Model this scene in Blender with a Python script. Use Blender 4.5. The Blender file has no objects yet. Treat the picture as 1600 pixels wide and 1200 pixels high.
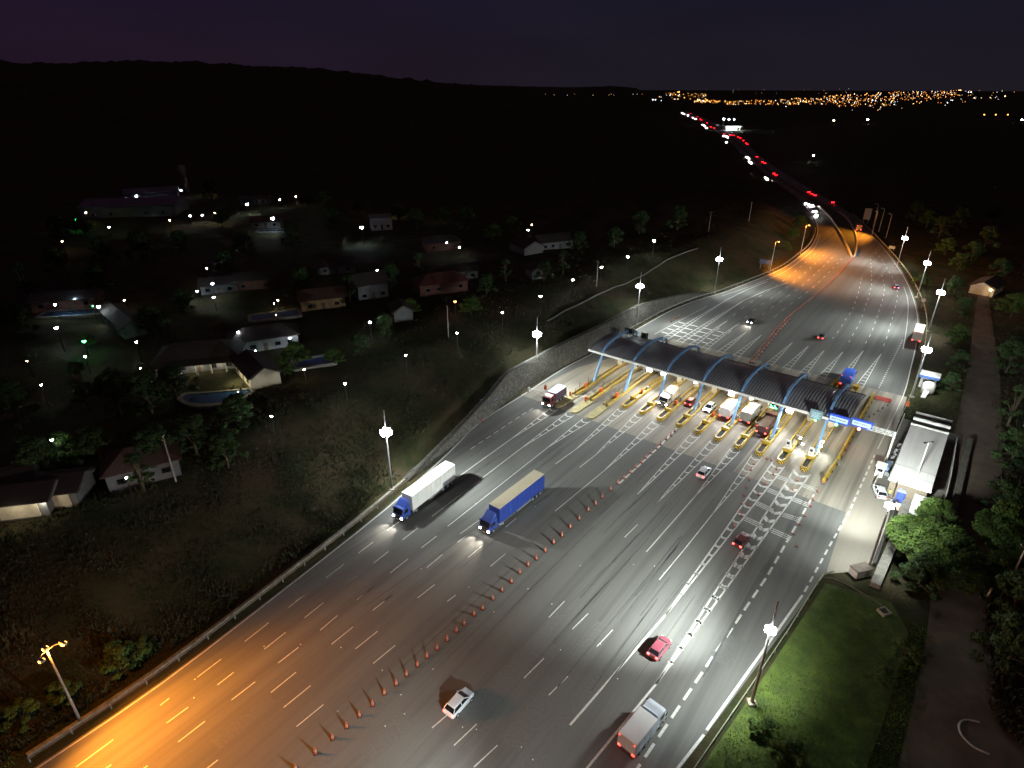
import bpy, math, random
import numpy as np
from mathutils import Vector, Matrix
random.seed(7); rng = np.random.default_rng(7)
R = math.radians
sc = bpy.context.scene
col = sc.collection
# ------------------------------------------------------------------ camera (drone, 65 m up)
H = 65.0; F = 950.0; TH = R(26.2)
cam_d = bpy.data.cameras.new('camera'); cam = bpy.data.objects.new('camera', cam_d); col.objects.link(cam)
cam.location = (0, 0, H); cam.rotation_euler = (R(90) - TH, 0, 0)
cam_d.sensor_width = 36; cam_d.lens = 36 * F / 1600; cam_d.clip_end = 30000; cam_d.clip_start = .5
sc.camera = cam

def ray(u, v):
    dx = (u - 800) / F; dy = -(v - 600) / F
    return Vector((dx, math.cos(TH) + dy * math.sin(TH), -math.sin(TH) + dy * math.cos(TH)))
def g(u, v, z=0.0):
    """survey point: where the sight line of the aerial photograph meets the level z"""
    r = ray(u, v); t = (z - H) / r.z
    return Vector((r.x * t, r.y * t, z))
# plaza frame: a along the traffic axis, l to the right
AX = R(38.6); PA = Vector((math.sin(AX), math.cos(AX), 0)); PR = Vector((math.cos(AX), -math.sin(AX), 0)); PO = Vector((39.53, 116.96, 0))
def pl(a, l, z=0.0): return PO + PA * a + PR * l + Vector((0, 0, z))
def to_pl(p):
    d = Vector((p[0], p[1], 0)) - PO; return d.dot(PA), d.dot(PR)
def head(d): return math.atan2(-d[0], d[1])      # z rotation that turns local +Y to direction d
PLAZA = head(PA)

# ------------------------------------------------------------------ materials
MATS = {}
def mat(name, c, c2=None, rough=.7, scale=2.0, metal=0.0, bump=0.0, stretch=None, rot=0.0, emit=None, es=0.0, spec=.5, detail=5):
    if name in MATS: return MATS[name]
    m = bpy.data.materials.new(name); m.use_nodes = True; nt = m.node_tree; b = nt.nodes['Principled BSDF']
    b.inputs['Roughness'].default_value = rough; b.inputs['Metallic'].default_value = metal
    b.inputs['Specular IOR Level'].default_value = spec
    c2 = c2 or tuple(x * .72 for x in c)
    tc = nt.nodes.new('ShaderNodeTexCoord'); mp = nt.nodes.new('ShaderNodeMapping')
    nt.links.new(tc.outputs['Object'], mp.inputs['Vector'])
    mp.inputs['Scale'].default_value = stretch or (1, 1, 1); mp.inputs['Rotation'].default_value = (0, 0, rot)
    n = nt.nodes.new('ShaderNodeTexNoise'); n.inputs['Scale'].default_value = scale; n.inputs['Detail'].default_value = detail
    n.inputs['Roughness'].default_value = .65
    nt.links.new(mp.outputs[0], n.inputs['Vector'])
    cr = nt.nodes.new('ShaderNodeValToRGB'); cr.color_ramp.elements[0].position = .36; cr.color_ramp.elements[1].position = .64
    cr.color_ramp.elements[0].color = (*c2, 1); cr.color_ramp.elements[1].color = (*c, 1)
    nt.links.new(n.outputs['Fac'], cr.inputs[0]); nt.links.new(cr.outputs[0], b.inputs['Base Color'])
    if bump:
        bp = nt.nodes.new('ShaderNodeBump'); bp.inputs['Strength'].default_value = bump; bp.inputs['Distance'].default_value = .05
        nt.links.new(n.outputs['Fac'], bp.inputs['Height']); nt.links.new(bp.outputs[0], b.inputs['Normal'])
    if emit:
        b.inputs['Emission Color'].default_value = (*emit, 1); b.inputs['Emission Strength'].default_value = es
    MATS[name] = m; return m
def glow(name, c, s, sample=True):
    m = mat(name, (.6, .6, .6), rough=.4, emit=c, es=s)
    if not sample: m.cycles.emission_sampling = 'NONE'
    return m
def nodes(m): return m.node_tree.nodes, m.node_tree.links, m.node_tree.nodes['Principled BSDF']

def road_mat(name, base, dark, streak_amt, ang, joints=False, jang=0):
    m = bpy.data.materials.new(name); m.use_nodes = True; N, L, b = nodes(m)
    b.inputs['Roughness'].default_value = .75; b.inputs['Specular IOR Level'].default_value = .25
    tc = N.new('ShaderNodeTexCoord')
    def noise(sx, sy, detail, lo, hi, rough=.6, rot=ang):
        vr = N.new('ShaderNodeVectorRotate'); vr.rotation_type = 'Z_AXIS'; vr.inputs['Angle'].default_value = rot
        mp = N.new('ShaderNodeMapping'); mp.inputs['Scale'].default_value = (sx, sy, 1)
        n = N.new('ShaderNodeTexNoise'); n.inputs['Scale'].default_value = 1; n.inputs['Detail'].default_value = detail; n.inputs['Roughness'].default_value = rough
        r = N.new('ShaderNodeMapRange'); r.inputs[1].default_value = lo; r.inputs[2].default_value = hi
        L.new(tc.outputs['Object'], vr.inputs['Vector']); L.new(vr.outputs[0], mp.inputs['Vector']); L.new(mp.outputs[0], n.inputs['Vector']); L.new(n.outputs['Fac'], r.inputs[0])
        return r.outputs[0]
    def mix(fac, a, bcol, mode='MIX'):
        x = N.new('ShaderNodeMix'); x.data_type = 'RGBA'; x.blend_type = mode
        if hasattr(fac, 'links'): L.new(fac, x.inputs[0])
        else: x.inputs[0].default_value = fac
        for s, v in ((6, a), (7, bcol)):
            if hasattr(v, 'links'): L.new(v, x.inputs[s])
            else: x.inputs[s].default_value = (*v, 1)
        return x.outputs[2]
    big = noise(.05, .015, 4, .38, .62)
    st = noise(.55, .010, 3, .44, .66)           # tyre-darkened wheel tracks along the lanes
    st2 = noise(2.6, .05, 3, .55, .7)
    fine = noise(9, 9, 4, .3, .7)
    c = mix(big, base, tuple(x * .8 for x in base))
    s = N.new('ShaderNodeMath'); s.operation = 'MULTIPLY'; s.inputs[1].default_value = streak_amt; L.new(st, s.inputs[0])
    c = mix(s.outputs[0], c, dark)
    s2 = N.new('ShaderNodeMath'); s2.operation = 'MULTIPLY'; s2.inputs[1].default_value = streak_amt * .5; L.new(st2, s2.inputs[0])
    c = mix(s2.outputs[0], c, dark)
    f = N.new('ShaderNodeMath'); f.operation = 'MULTIPLY'; f.inputs[1].default_value = .35; L.new(fine, f.inputs[0])
    c = mix(f.outputs[0], c, tuple(x * .6 for x in base))
    if joints:
        vr = N.new('ShaderNodeVectorRotate'); vr.rotation_type = 'Z_AXIS'; vr.inputs['Angle'].default_value = jang
        L.new(tc.outputs['Object'], vr.inputs['Vector'])
        br = N.new('ShaderNodeTexBrick'); br.offset = 0; br.inputs['Scale'].default_value = 1
        br.inputs['Brick Width'].default_value = 4.2; br.inputs['Row Height'].default_value = 5.5; br.inputs['Mortar Size'].default_value = .03
        br.inputs['Color1'].default_value = (0, 0, 0, 1); br.inputs['Color2'].default_value = (.25, .25, .25, 1); br.inputs['Mortar'].default_value = (1, 1, 1, 1)
        L.new(vr.outputs[0], br.inputs['Vector'])
        f2 = N.new('ShaderNodeMath'); f2.operation = 'MULTIPLY'; f2.inputs[1].default_value = .45; L.new(br.outputs['Color'], f2.inputs[0])
        c = mix(f2.outputs[0], c, dark)
    L.new(c, b.inputs['Base Color'])
    bp = N.new('ShaderNodeBump'); bp.inputs['Strength'].default_value = .25; bp.inputs['Distance'].default_value = .02; L.new(fine, bp.inputs['Height']); L.new(bp.outputs[0], b.inputs['Normal'])
    return m
M_ASPH = road_mat('asphalt', (.155, .156, .147), (.075, .075, .073), .62, R(37))
M_CONC = road_mat('slab concrete', (.34, .31, .255), (.11, .10, .09), .95, R(38.6), True, R(38.6))
M_APRON = road_mat('pale concrete', (.33, .305, .255), (.22, .2, .165), .4, R(38.6), True, R(38.6))
M_DIRT = mat('packed earth', (.115, .086, .058), (.06, .045, .03), .95, .25, bump=.3, detail=9)
M_WHITE = mat('road paint', (.66, .66, .62), (.44, .44, .42), .6, 3.0, detail=8)
M_YEL = mat('yellow paint', (.47, .31, .025), (.30, .20, .03), .5, 1.6)
M_YELD = mat('worn yellow paint', (.34, .26, .06), (.2, .16, .06), .7, 1.5)
M_BLUE = mat('blue steel', (.19, .37, .66), (.16, .32, .58), .4, 1.2)
M_BLUED = mat('deep blue paint', (.02, .06, .40), (.02, .05, .3), .4, 1.2)
M_GALV = mat('galvanised steel', (.42, .43, .43), (.28, .29, .29), .45, 4, .7)
M_POLE = mat('grey pole steel', (.34, .34, .34), (.24, .24, .24), .5, 3, .3)
M_DARK = mat('dark rubber', (.015, .015, .016), rough=.8)
M_BLACK = mat('black steel', (.02, .02, .022), rough=.5)
M_WALLW = mat('white render', (.72, .71, .68), (.58, .57, .54), .8, 1.0)
M_CREAM = mat('cream render', (.55, .48, .36), (.44, .38, .28), .8, 1.0)
M_PINK = mat('brick red render', (.34, .14, .09), (.24, .09, .06), .85, 1.0)
M_ORNG = mat('orange plastic', (.75, .13, .02), (.6, .1, .02), .5, 3)
M_RED = mat('red plastic', (.55, .05, .03), (.4, .04, .03), .5, 3)
M_CONE = mat('cone orange', (.50, .095, .035), (.38, .065, .025), .55, 6)
M_GLASS = mat('dark window glass', (.012, .015, .02), rough=.08, spec=.8)
M_STONE = None
M_TILE = mat('clay roof tile', (.09, .045, .03), (.05, .026, .02), .9, 1.5, bump=.4, stretch=(4, 1, 1))
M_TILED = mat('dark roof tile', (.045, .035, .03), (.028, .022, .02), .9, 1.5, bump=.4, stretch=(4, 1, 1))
M_BARK = mat('bark', (.11, .08, .055), (.06, .045, .03), .95, 3, bump=.5)
M_LEAF = mat('leaf green', (.062, .112, .010), (.026, .055, .006), .85, .55, detail=6)
M_LEAFD = mat('leaf dark', (.040, .080, .018), (.018, .042, .010), .9, .5, detail=6)
M_SCRUB = mat('scrub leaf', (.052, .050, .020), (.024, .028, .011), .95, .12, detail=8)
M_GRASSB = mat('grass blade', (.080, .145, .012), (.045, .085, .008), .95, .18, detail=8)
M_POOL = mat('pool water', (.03, .10, .22), (.025, .08, .18), .05, 1)
M_TAIL = glow('tail lamp', (1, .03, .02), 9)
M_TAILF = glow('distant tail lamp', (1, .006, .010), 26, False)
M_AMBER = glow('amber lamp', (1, .35, .03), 10)
M_HEADL = glow('head lamp', (1, .93, .85), 60)
M_HEADF = glow('distant head lamp', (1, .95, .86), 260, False)
M_LED = glow('white flood lamp', (.86, .94, 1), 120, False)
M_LEDS = glow('small white lamp', (.80, .93, 1), 110, False)
M_WARM = glow('warm lamp', (1, .75, .4), 60, False)
M_HPS = glow('sodium lamp', (1, .42, .07), 9, False)
M_GREENL = glow('green lamp', (.06, 1, .25), 25, False)
M_REDL = glow('red signal', (1, .1, .1), 30, False)
M_SIGNB = mat('lit blue panel', (.04, .09, .45), rough=.6, emit=(.04, .11, .9), es=.28, spec=.1)
M_SIGNW = mat('lit white panel', (.4, .5, .55), rough=.7, emit=(.6, .85, 1), es=.4, spec=.1)

def stone_mat():
    m = bpy.data.materials.new('rubble stone'); m.use_nodes = True; N, L, b = nodes(m); b.inputs['Roughness'].default_value = .9
    tc = N.new('ShaderNodeTexCoord'); v = N.new('ShaderNodeTexVoronoi'); v.inputs['Scale'].default_value = 1.5
    v2 = N.new('ShaderNodeTexVoronoi'); v2.feature = 'DISTANCE_TO_EDGE'; v2.inputs['Scale'].default_value = 1.5
    L.new(tc.outputs['Object'], v.inputs['Vector']); L.new(tc.outputs['Object'], v2.inputs['Vector'])
    cr = N.new('ShaderNodeValToRGB'); cr.color_ramp.elements[0].color = (.075, .072, .062, 1); cr.color_ramp.elements[1].color = (.16, .15, .13, 1); L.new(v.outputs['Color'], cr.inputs[0])
    r = N.new('ShaderNodeMapRange'); r.inputs[1].default_value = .0; r.inputs[2].default_value = .07; L.new(v2.outputs['Distance'], r.inputs[0])
    x = N.new('ShaderNodeMix'); x.data_type = 'RGBA'; x.inputs[6].default_value = (.05, .048, .042, 1); L.new(r.outputs[0], x.inputs[0]); L.new(cr.outputs[0], x.inputs[7]); L.new(x.outputs[2], b.inputs['Base Color'])
    bp = N.new('ShaderNodeBump'); bp.inputs['Distance'].default_value = .15; L.new(r.outputs[0], bp.inputs['Height']); L.new(bp.outputs[0], b.inputs['Normal'])
    return m
M_STONE = stone_mat()
def stripe_mat(name, c1, c2, scale, axis=(0, 1, 0), vee=0.0):
    """painted bands; vee folds them into chevrons across local x"""
    m = bpy.data.materials.new(name); m.use_nodes = True; N, L, b = nodes(m); b.inputs['Roughness'].default_value = .5
    tc = N.new('ShaderNodeTexCoord'); sx = N.new('ShaderNodeSeparateXYZ'); L.new(tc.outputs['Object'], sx.inputs[0])
    ab = N.new('ShaderNodeMath'); ab.operation = 'ABSOLUTE'; L.new(sx.outputs[0], ab.inputs[0])
    mu = N.new('ShaderNodeMath'); mu.operation = 'MULTIPLY'; mu.inputs[1].default_value = vee; L.new(ab.outputs[0], mu.inputs[0])
    s = None
    for k in range(3):
        if axis[k]:
            mm = N.new('ShaderNodeMath'); mm.operation = 'MULTIPLY'; mm.inputs[1].default_value = axis[k]; L.new(sx.outputs[k], mm.inputs[0])
            if s is None: s = mm.outputs[0]
            else:
                a = N.new('ShaderNodeMath'); L.new(s, a.inputs[0]); L.new(mm.outputs[0], a.inputs[1]); s = a.outputs[0]
    a = N.new('ShaderNodeMath'); L.new(s, a.inputs[0]); L.new(mu.outputs[0], a.inputs[1])
    sc_ = N.new('ShaderNodeMath'); sc_.operation = 'MULTIPLY'; sc_.inputs[1].default_value = scale; L.new(a.outputs[0], sc_.inputs[0])
    fr = N.new('ShaderNodeMath'); fr.operation = 'FRACT'; L.new(sc_.outputs[0], fr.inputs[0])
    gt = N.new('ShaderNodeMath'); gt.operation = 'GREATER_THAN'; gt.inputs[1].default_value = .5; L.new(fr.outputs[0], gt.inputs[0])
    x = N.new('ShaderNodeMix'); x.data_type = 'RGBA'; x.inputs[6].default_value = (*c1, 1); x.inputs[7].default_value = (*c2, 1); L.new(gt.outputs[0], x.inputs[0]); L.new(x.outputs[2], b.inputs['Base Color'])
    return m
M_CHEV = stripe_mat('black and yellow chevrons', (.50, .33, .025), (.015, .015, .015), 1.6, (0, 1, 1), 1.0)

# ------------------------------------------------------------------ mesh builder
class MB:
    def __init__(s): s.v = []; s.f = []; s.mi = []; s.k = 0
    def add(s, vs, fs):
        o = len(s.v); s.v += [tuple(p) for p in vs]; s.f += [tuple(i + o for i in f) for f in fs]; s.mi += [s.k] * len(fs); return s
    def box(s, c, d, rz=0.0, taper=1.0):
        x, y, z = d[0] / 2, d[1] / 2, d[2] / 2; cs, sn = math.cos(rz), math.sin(rz)
        vs = []
        for sz in (-1, 1):
            t = taper if sz > 0 else 1
            for sx, sy in ((-1, -1), (1, -1), (1, 1), (-1, 1)):
                px, py = sx * x * t, sy * y * t
                vs.append((c[0] + px * cs - py * sn, c[1] + px * sn + py * cs, c[2] + sz * z))
        return s.add(vs, [(3, 2, 1, 0), (4, 5, 6, 7), (0, 1, 5, 4), (1, 2, 6, 5), (2, 3, 7, 6), (3, 0, 4, 7)])
    def bevbox(s, c, d, b=.05):
        """box with chamfered vertical and top edges"""
        x, y, z = d[0] / 2, d[1] / 2, d[2] / 2
        def ring(ix, iy, bb, zz):
            X, Y = x - ix, y - iy
            return [(c[0] + px, c[1] + py, c[2] + zz) for px, py in ((-X + bb, -Y), (X - bb, -Y), (X, -Y + bb), (X, Y - bb), (X - bb, Y), (-X + bb, Y), (-X, Y - bb), (-X, -Y + bb))]
        return s.loft([ring(0, 0, b, -z), ring(0, 0, b, z - b), ring(b, b, b, z)])
    def loft(s, rings, caps=True):
        n = len(rings[0]); vs = [p for r in rings for p in r]; fs = []
        for i in range(len(rings) - 1):
            for j in range(n): fs.append((i * n + j, i * n + (j + 1) % n, (i + 1) * n + (j + 1) % n, (i + 1) * n + j))
        if caps: fs.append(tuple(range(n - 1, -1, -1))); fs.append(tuple((len(rings) - 1) * n + j for j in range(n)))
        return s.add(vs, fs)
    def prism(s, poly, z0, z1, inset=0.0):
        n = len(poly); cx = sum(p[0] for p in poly) / n; cy = sum(p[1] for p in poly) / n
        top = [(p[0] + (cx - p[0]) * inset, p[1] + (cy - p[1]) * inset, z1) for p in poly]
        return s.loft([[(p[0], p[1], z0) for p in poly], top])
    def tube(s, pts, r, n=8):
        pts = [Vector(p) for p in pts]; rs = r if isinstance(r, (list, tuple)) else [r] * len(pts); rings = []
        for i, p in enumerate(pts):
            d = (pts[min(i + 1, len(pts) - 1)] - pts[max(i - 1, 0)]).normalized()
            q = d.cross(Vector((0, 0, 1)) if abs(d.z) < .95 else Vector((0, 1, 0))).normalized(); w = d.cross(q)
            rings.append([p + (q * math.cos(t) + w * math.sin(t)) * rs[i] for t in (2 * math.pi * k / n for k in range(n))])
        return s.loft(rings)
    def bar(s, p0, p1, w, h):
        """rectangular beam between two points, w across, h in the vertical sense"""
        p0, p1 = Vector(p0), Vector(p1); d = (p1 - p0).normalized()
        q = d.cross(Vector((0, 0, 1)) if abs(d.z) < .97 else Vector((0, 1, 0))).normalized() * w / 2; u = q.cross(d).normalized() * h / 2
        return s.loft([[p + q + u, p - q + u, p - q - u, p + q - u] for p in (p0, p1)])
    def lathe(s, prof, c=(0, 0, 0), n=12, axis='z'):
        rings = []
        for r, z in prof:
            ring = []
            for k in range(n):
                t = 2 * math.pi * k / n; a, b = r * math.cos(t), r * math.sin(t)
                ring.append((c[0] + a, c[1] + b, c[2] + z) if axis == 'z' else (c[0] + z, c[1] + a, c[2] + b))
            rings.append(ring)
        return s.loft(rings)
    def quad(s, a, b, c, d): return s.add([a, b, c, d], [(0, 1, 2, 3)])
    def build(s, name, m, parent=None, smooth=False):
        me = bpy.data.meshes.new(name); me.from_pydata(s.v, [], s.f); me.update()
        for x in (m if isinstance(m, (list, tuple)) else [m]): me.materials.append(x)
        if isinstance(m, (list, tuple)): me.polygons.foreach_set('material_index', s.mi)
        if smooth: me.polygons.foreach_set('use_smooth', [True] * len(me.polygons))
        o = bpy.data.objects.new(name, me); col.objects.link(o)
        if parent: o.parent = parent
        return o
def tag(o, label, cat, group=None):
    o['label'] = label; o['category'] = cat
    if group: o['group'] = group
    return o
def thing(name, label, cat, loc=(0, 0, 0), rz=0.0, group=None):
    o = bpy.data.objects.new(name, None); o.empty_display_size = .3; col.objects.link(o); o.location = loc; o.rotation_euler = (0, 0, rz)
    return tag(o, label, cat, group)
def struct(o): o['kind'] = 'structure'; return o
def kids(o): return [c for c in o.children]
def copy_tree(o, parent=None):
    c = o.copy(); col.objects.link(c); c.parent = parent
    for ch in kids(o): copy_tree(ch, c)
    return c
def dup(o, label, loc, rz=0.0, group=None):
    c = copy_tree(o); c.location = loc; c.rotation_euler = (0, 0, rz); c['label'] = label
    if group: c['group'] = group
    return c
def light(kind, power, color, loc, parent=None, radius=.25, aim=None, cone=160, blend=.6):
    d = bpy.data.lights.new('lamp_light', kind); d.energy = power; d.color = color
    d.shadow_soft_size = radius
    if kind == 'SPOT': d.spot_size = R(cone); d.spot_blend = blend
    o = bpy.data.objects.new('lamp_light', d); col.objects.link(o); o.location = loc
    if aim is not None: o.rotation_euler = Vector(aim).to_track_quat('-Z', 'Y').to_euler()
    if parent: o.parent = parent
    return o
def nth(i):
    return '%d%s' % (i, 'th' if 10 <= i % 100 <= 20 else {1: 'st', 2: 'nd', 3: 'rd'}.get(i % 10, 'th'))
def offs(pts, d):
    """polyline moved d metres to its right"""
    out = []
    for i, p in enumerate(pts):
        t = (pts[min(i + 1, len(pts) - 1)] - pts[max(i - 1, 0)]); t.z = 0; t.normalize(); out.append(p + Vector((t.y, -t.x, 0)) * d)
    return out
def resample(pts, step):
    out = [pts[0].copy()]; acc = 0.0
    for a, b in zip(pts, pts[1:]):
        Lg = (b - a).length
        if Lg < 1e-6: continue
        t = step - acc
        while t <= Lg: out.append(a.lerp(b, t / Lg)); t += step
        acc = (acc + Lg) % step if True else 0
        acc = Lg - (t - step)
    return out
def smooth_poly(pts, n=4):
    out = []
    for i in range(len(pts) - 1):
        p0, p1, p2, p3 = pts[max(i - 1, 0)], pts[i], pts[i + 1], pts[min(i + 2, len(pts) - 1)]
        for k in range(n):
            t = k / n
            out.append(.5 * ((2 * p1) + (p2 - p0) * t + (2 * p0 - 5 * p1 + 4 * p2 - p3) * t * t + (3 * p1 - p0 - 3 * p2 + p3) * t ** 3))
    out.append(pts[-1].copy()); return out

# ------------------------------------------------------------------ road outline
EL = smooth_poly([g(*p) for p in [(52, 1200), (250, 1066), (440, 921), (600, 795), (700, 706), (747, 660), (818, 615), (878, 576), (932, 548), (1005, 508), (1045, 486), (1090, 468), (1125, 458), (1175, 439), (1222, 419), (1250, 399), (1267, 384), (1276, 366), (1276, 352), (1270, 338), (1260, 325)]], 3)
EL = [EL[0] + (EL[0] - EL[1]) * 10] + EL
ELF = [g(*p) for p in [(1245, 308), (1225, 294), (1203, 278), (1180, 259), (1160, 240), (1140, 221), (1120, 206), (1095, 191), (1068, 178)]]
ER = [g(*p) for p in [(1064, 1200), (1180, 1045), (1288, 899), (1330, 808), (1368, 720), (1412, 617)]]
ER = [ER[0] + (ER[0] - ER[1]) * .6] + ER + smooth_poly([g(*p) for p in [(1424, 575), (1434, 535), (1437, 500), (1431, 470), (1419, 440), (1404, 414), (1385, 389), (1362, 364), (1343, 345), (1322, 329)]], 3)
ERF = [g(*p) for p in [(1300, 315), (1272, 299), (1242, 281), (1215, 264), (1190, 246), (1170, 227), (1150, 210), (1127, 196), (1100, 184), (1072, 174)]]
FULL_L = EL + ELF; FULL_R = ER + ERF

def sdist(X, Y, poly):
    """signed distance to a polyline: positive on its left"""
    best = np.full(X.shape, 1e18); sg = np.zeros(X.shape)
    for a, b in zip(poly, poly[1:]):
        dx, dy = b.x - a.x, b.y - a.y; L2 = dx * dx + dy * dy + 1e-9
        t = np.clip(((X - a.x) * dx + (Y - a.y) * dy) / L2, 0, 1); ex = X - (a.x + t * dx); ey = Y - (a.y + t * dy); d2 = ex * ex + ey * ey
        m = d2 < best; best = np.where(m, d2, best); sg = np.where(m, np.sign(dx * ey - dy * ex), sg)
    return np.sqrt(best) * sg
def sm(x): x = np.clip(x, 0, 1); return x * x * (3 - 2 * x)
RID_U = [-900, 0, 60, 130, 200, 300, 400, 500, 600, 700, 800, 870, 910, 955, 1000, 1040, 1080, 2500]
RID_V = [80, 96, 104, 101, 98, 101, 105, 110, 122, 133, 143, 148, 148, 142, 151, 160, 172, 172]
RID_Z = [(H + 2300 * ray(u, v).z / math.hypot(ray(u, v).x, ray(u, v).y)) if u < 1060 else 0 for u, v in zip(RID_U, RID_V)]
WALL_PX = [(640, 752, 0.3), (700, 705, 2.0), (740, 668, 2.6), (770, 646, 4.2), (800, 621, 6.0), (840, 597, 6.0), (880, 573, 5.8), (932, 545, 5.6), (965, 526, 5.6), (1000, 505, 5.4), (1040, 485, 3.8), (1075, 470, 2.2), (1110, 459, .4)]
WALL = [g(u, v) for u, v, h in WALL_PX]; WALL_H = [h for *_, h in WALL_PX]
W_A = [to_pl(p)[0] for p in WALL]
def wall_h(X, Y):
    a = (X - PO.x) * PA.x + (Y - PO.y) * PA.y
    return np.interp(a, W_A, WALL_H, left=0, right=0)
def lumps(X, Y, s): return np.sin(X / s + 1.3 * np.sin(Y / s * .7)) * np.cos(Y / s * 1.1 + .8 * np.sin(X / s * .6))
def hfun(X, Y):
    X = np.asarray(X, float); Y = np.asarray(Y, float); r = np.hypot(X, Y)
    dl = sdist(X, Y, FULL_L); dr = -sdist(X, Y, FULL_R)
    wh = wall_h(X, Y)
    left = np.maximum(wh * sm((dl - 3.2) / 2.0), 0) + (8.5 - wh) * sm((dl - 4 - wh * .5) / 26)
    left = np.where(dl > 4, left + .35 * lumps(X, Y, 4.5) * sm((dl - 4) / 6) + .6 * lumps(X, Y, 17) * sm((dl - 6) / 12) * np.clip(1 - dl / 60, 0, 1), left)
    fade = np.clip(1 - (r - 330) / 300, 0, 1)
    z = np.where(dl > 0, left * (.25 + .75 * fade), 0)
    right = np.where(dr > 4, .25 * lumps(X, Y, 6) * sm((dr - 3) / 6) - 0.25 * sm((dr - 3) / 10), 0)
    z = np.where(dr > 0, right, z)
    u = 800 + F * X / (np.maximum(Y, 1) * math.cos(TH))
    rz = np.interp(np.where(Y > 1, u, 2500), RID_U, RID_Z)
    z = z + rz * sm((r - 420) / 1900) * np.where(dl > 60, sm((dl - 60) / 200), 0) + np.where(dl > 120, 2.5 * lumps(X, Y, 90) * sm((r - 400) / 400), 0)
    z = z + np.where((dl > 150) & (r > 700), 5 * np.sin(X / 21 + 2 * np.sin(Y / 90)) * np.sin(Y / 33 + np.sin(X / 47)) + 4 * np.sin(X / 8.3) * np.sin(Y / 61), 0) * sm((r - 700) / 600) * np.where(rz > 40, 1, .25)
    return z - .06
def h1(x, y): return float(hfun(np.array([x]), np.array([y]))[0])
def at(u, v, up=0.0):
    """where the sight line meets the terrain (or a level up metres above it)"""
    r = ray(u, v); r.normalize(); t = np.geomspace(30, 9000, 900)
    P = np.array([r.x, r.y, r.z])[:, None] * t + np.array([0, 0, H])[:, None]
    below = P[2] < hfun(P[0], P[1]) + up
    if not below.any(): i = len(t) - 1
    else: i = int(np.argmax(below))
    lo, hi = t[max(i - 1, 0)], t[i]
    for _ in range(14):
        md = (lo + hi) / 2; p = r * md + Vector((0, 0, H))
        if p.z < h1(p.x, p.y) + up: hi = md
        else: lo = md
    p = r * hi + Vector((0, 0, H)); p.z = h1(p.x, p.y); return p

# ------------------------------------------------------------------ world
w = bpy.data.worlds.new('World'); sc.world = w; w.use_nodes = True; N, L = w.node_tree.nodes, w.node_tree.links
bg = N['Background']; bg.inputs['Strength'].default_value = 1
sky = N.new('ShaderNodeTexSky'); sky.sky_type = 'NISHITA'; sky.sun_disc = False; sky.sun_elevation = R(-7); sky.sun_rotation = R(300)
tc = N.new('ShaderNodeTexCoord'); sx = N.new('ShaderNodeSeparateXYZ'); L.new(tc.outputs['Generated'], sx.inputs[0])
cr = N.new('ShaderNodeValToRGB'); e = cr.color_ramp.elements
e[0].position = 0; e[0].color = (.0108, .0090, .0138, 1); e[1].position = .40; e[1].color = (.029, .019, .021, 1)  # last stop, overhead and out of view, is raised to lift the dark terrain
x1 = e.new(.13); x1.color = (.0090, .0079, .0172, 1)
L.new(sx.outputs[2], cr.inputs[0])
# the western half of the night sky is a little more purple
mr = N.new('ShaderNodeMapRange'); mr.inputs[1].default_value = .2; mr.inputs[2].default_value = -.65; L.new(sx.outputs[0], mr.inputs[0])
mx = N.new('ShaderNodeMix'); mx.data_type = 'RGBA'; mx.blend_type = 'MULTIPLY'; L.new(mr.outputs[0], mx.inputs[0]); L.new(cr.outputs[0], mx.inputs[6]); mx.inputs[7].default_value = (1.05, .58, .98, 1)
nz = N.new('ShaderNodeTexNoise'); nz.inputs['Scale'].default_value = 3; nz.inputs['Detail'].default_value = 6
mpn = N.new('ShaderNodeMapping'); mpn.inputs['Scale'].default_value = (1, 1, 5); L.new(tc.outputs['Generated'], mpn.inputs[0]); L.new(mpn.outputs[0], nz.inputs['Vector'])
mr2 = N.new('ShaderNodeMapRange'); mr2.inputs[3].default_value = .75; mr2.inputs[4].default_value = 1.25; L.new(nz.outputs['Fac'], mr2.inputs[0])
ml = N.new('ShaderNodeVectorMath'); ml.operation = 'SCALE'; L.new(mx.outputs[2], ml.inputs[0]); L.new(mr2.outputs[0], ml.inputs['Scale'])
sk = N.new('ShaderNodeVectorMath'); sk.operation = 'SCALE'; sk.inputs['Scale'].default_value = .08; L.new(sky.outputs[0], sk.inputs[0])
ad = N.new('ShaderNodeVectorMath'); L.new(ml.outputs[0], ad.inputs[0]); L.new(sk.outputs[0], ad.inputs[1]); L.new(ad.outputs[0], bg.inputs['Color'])

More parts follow.
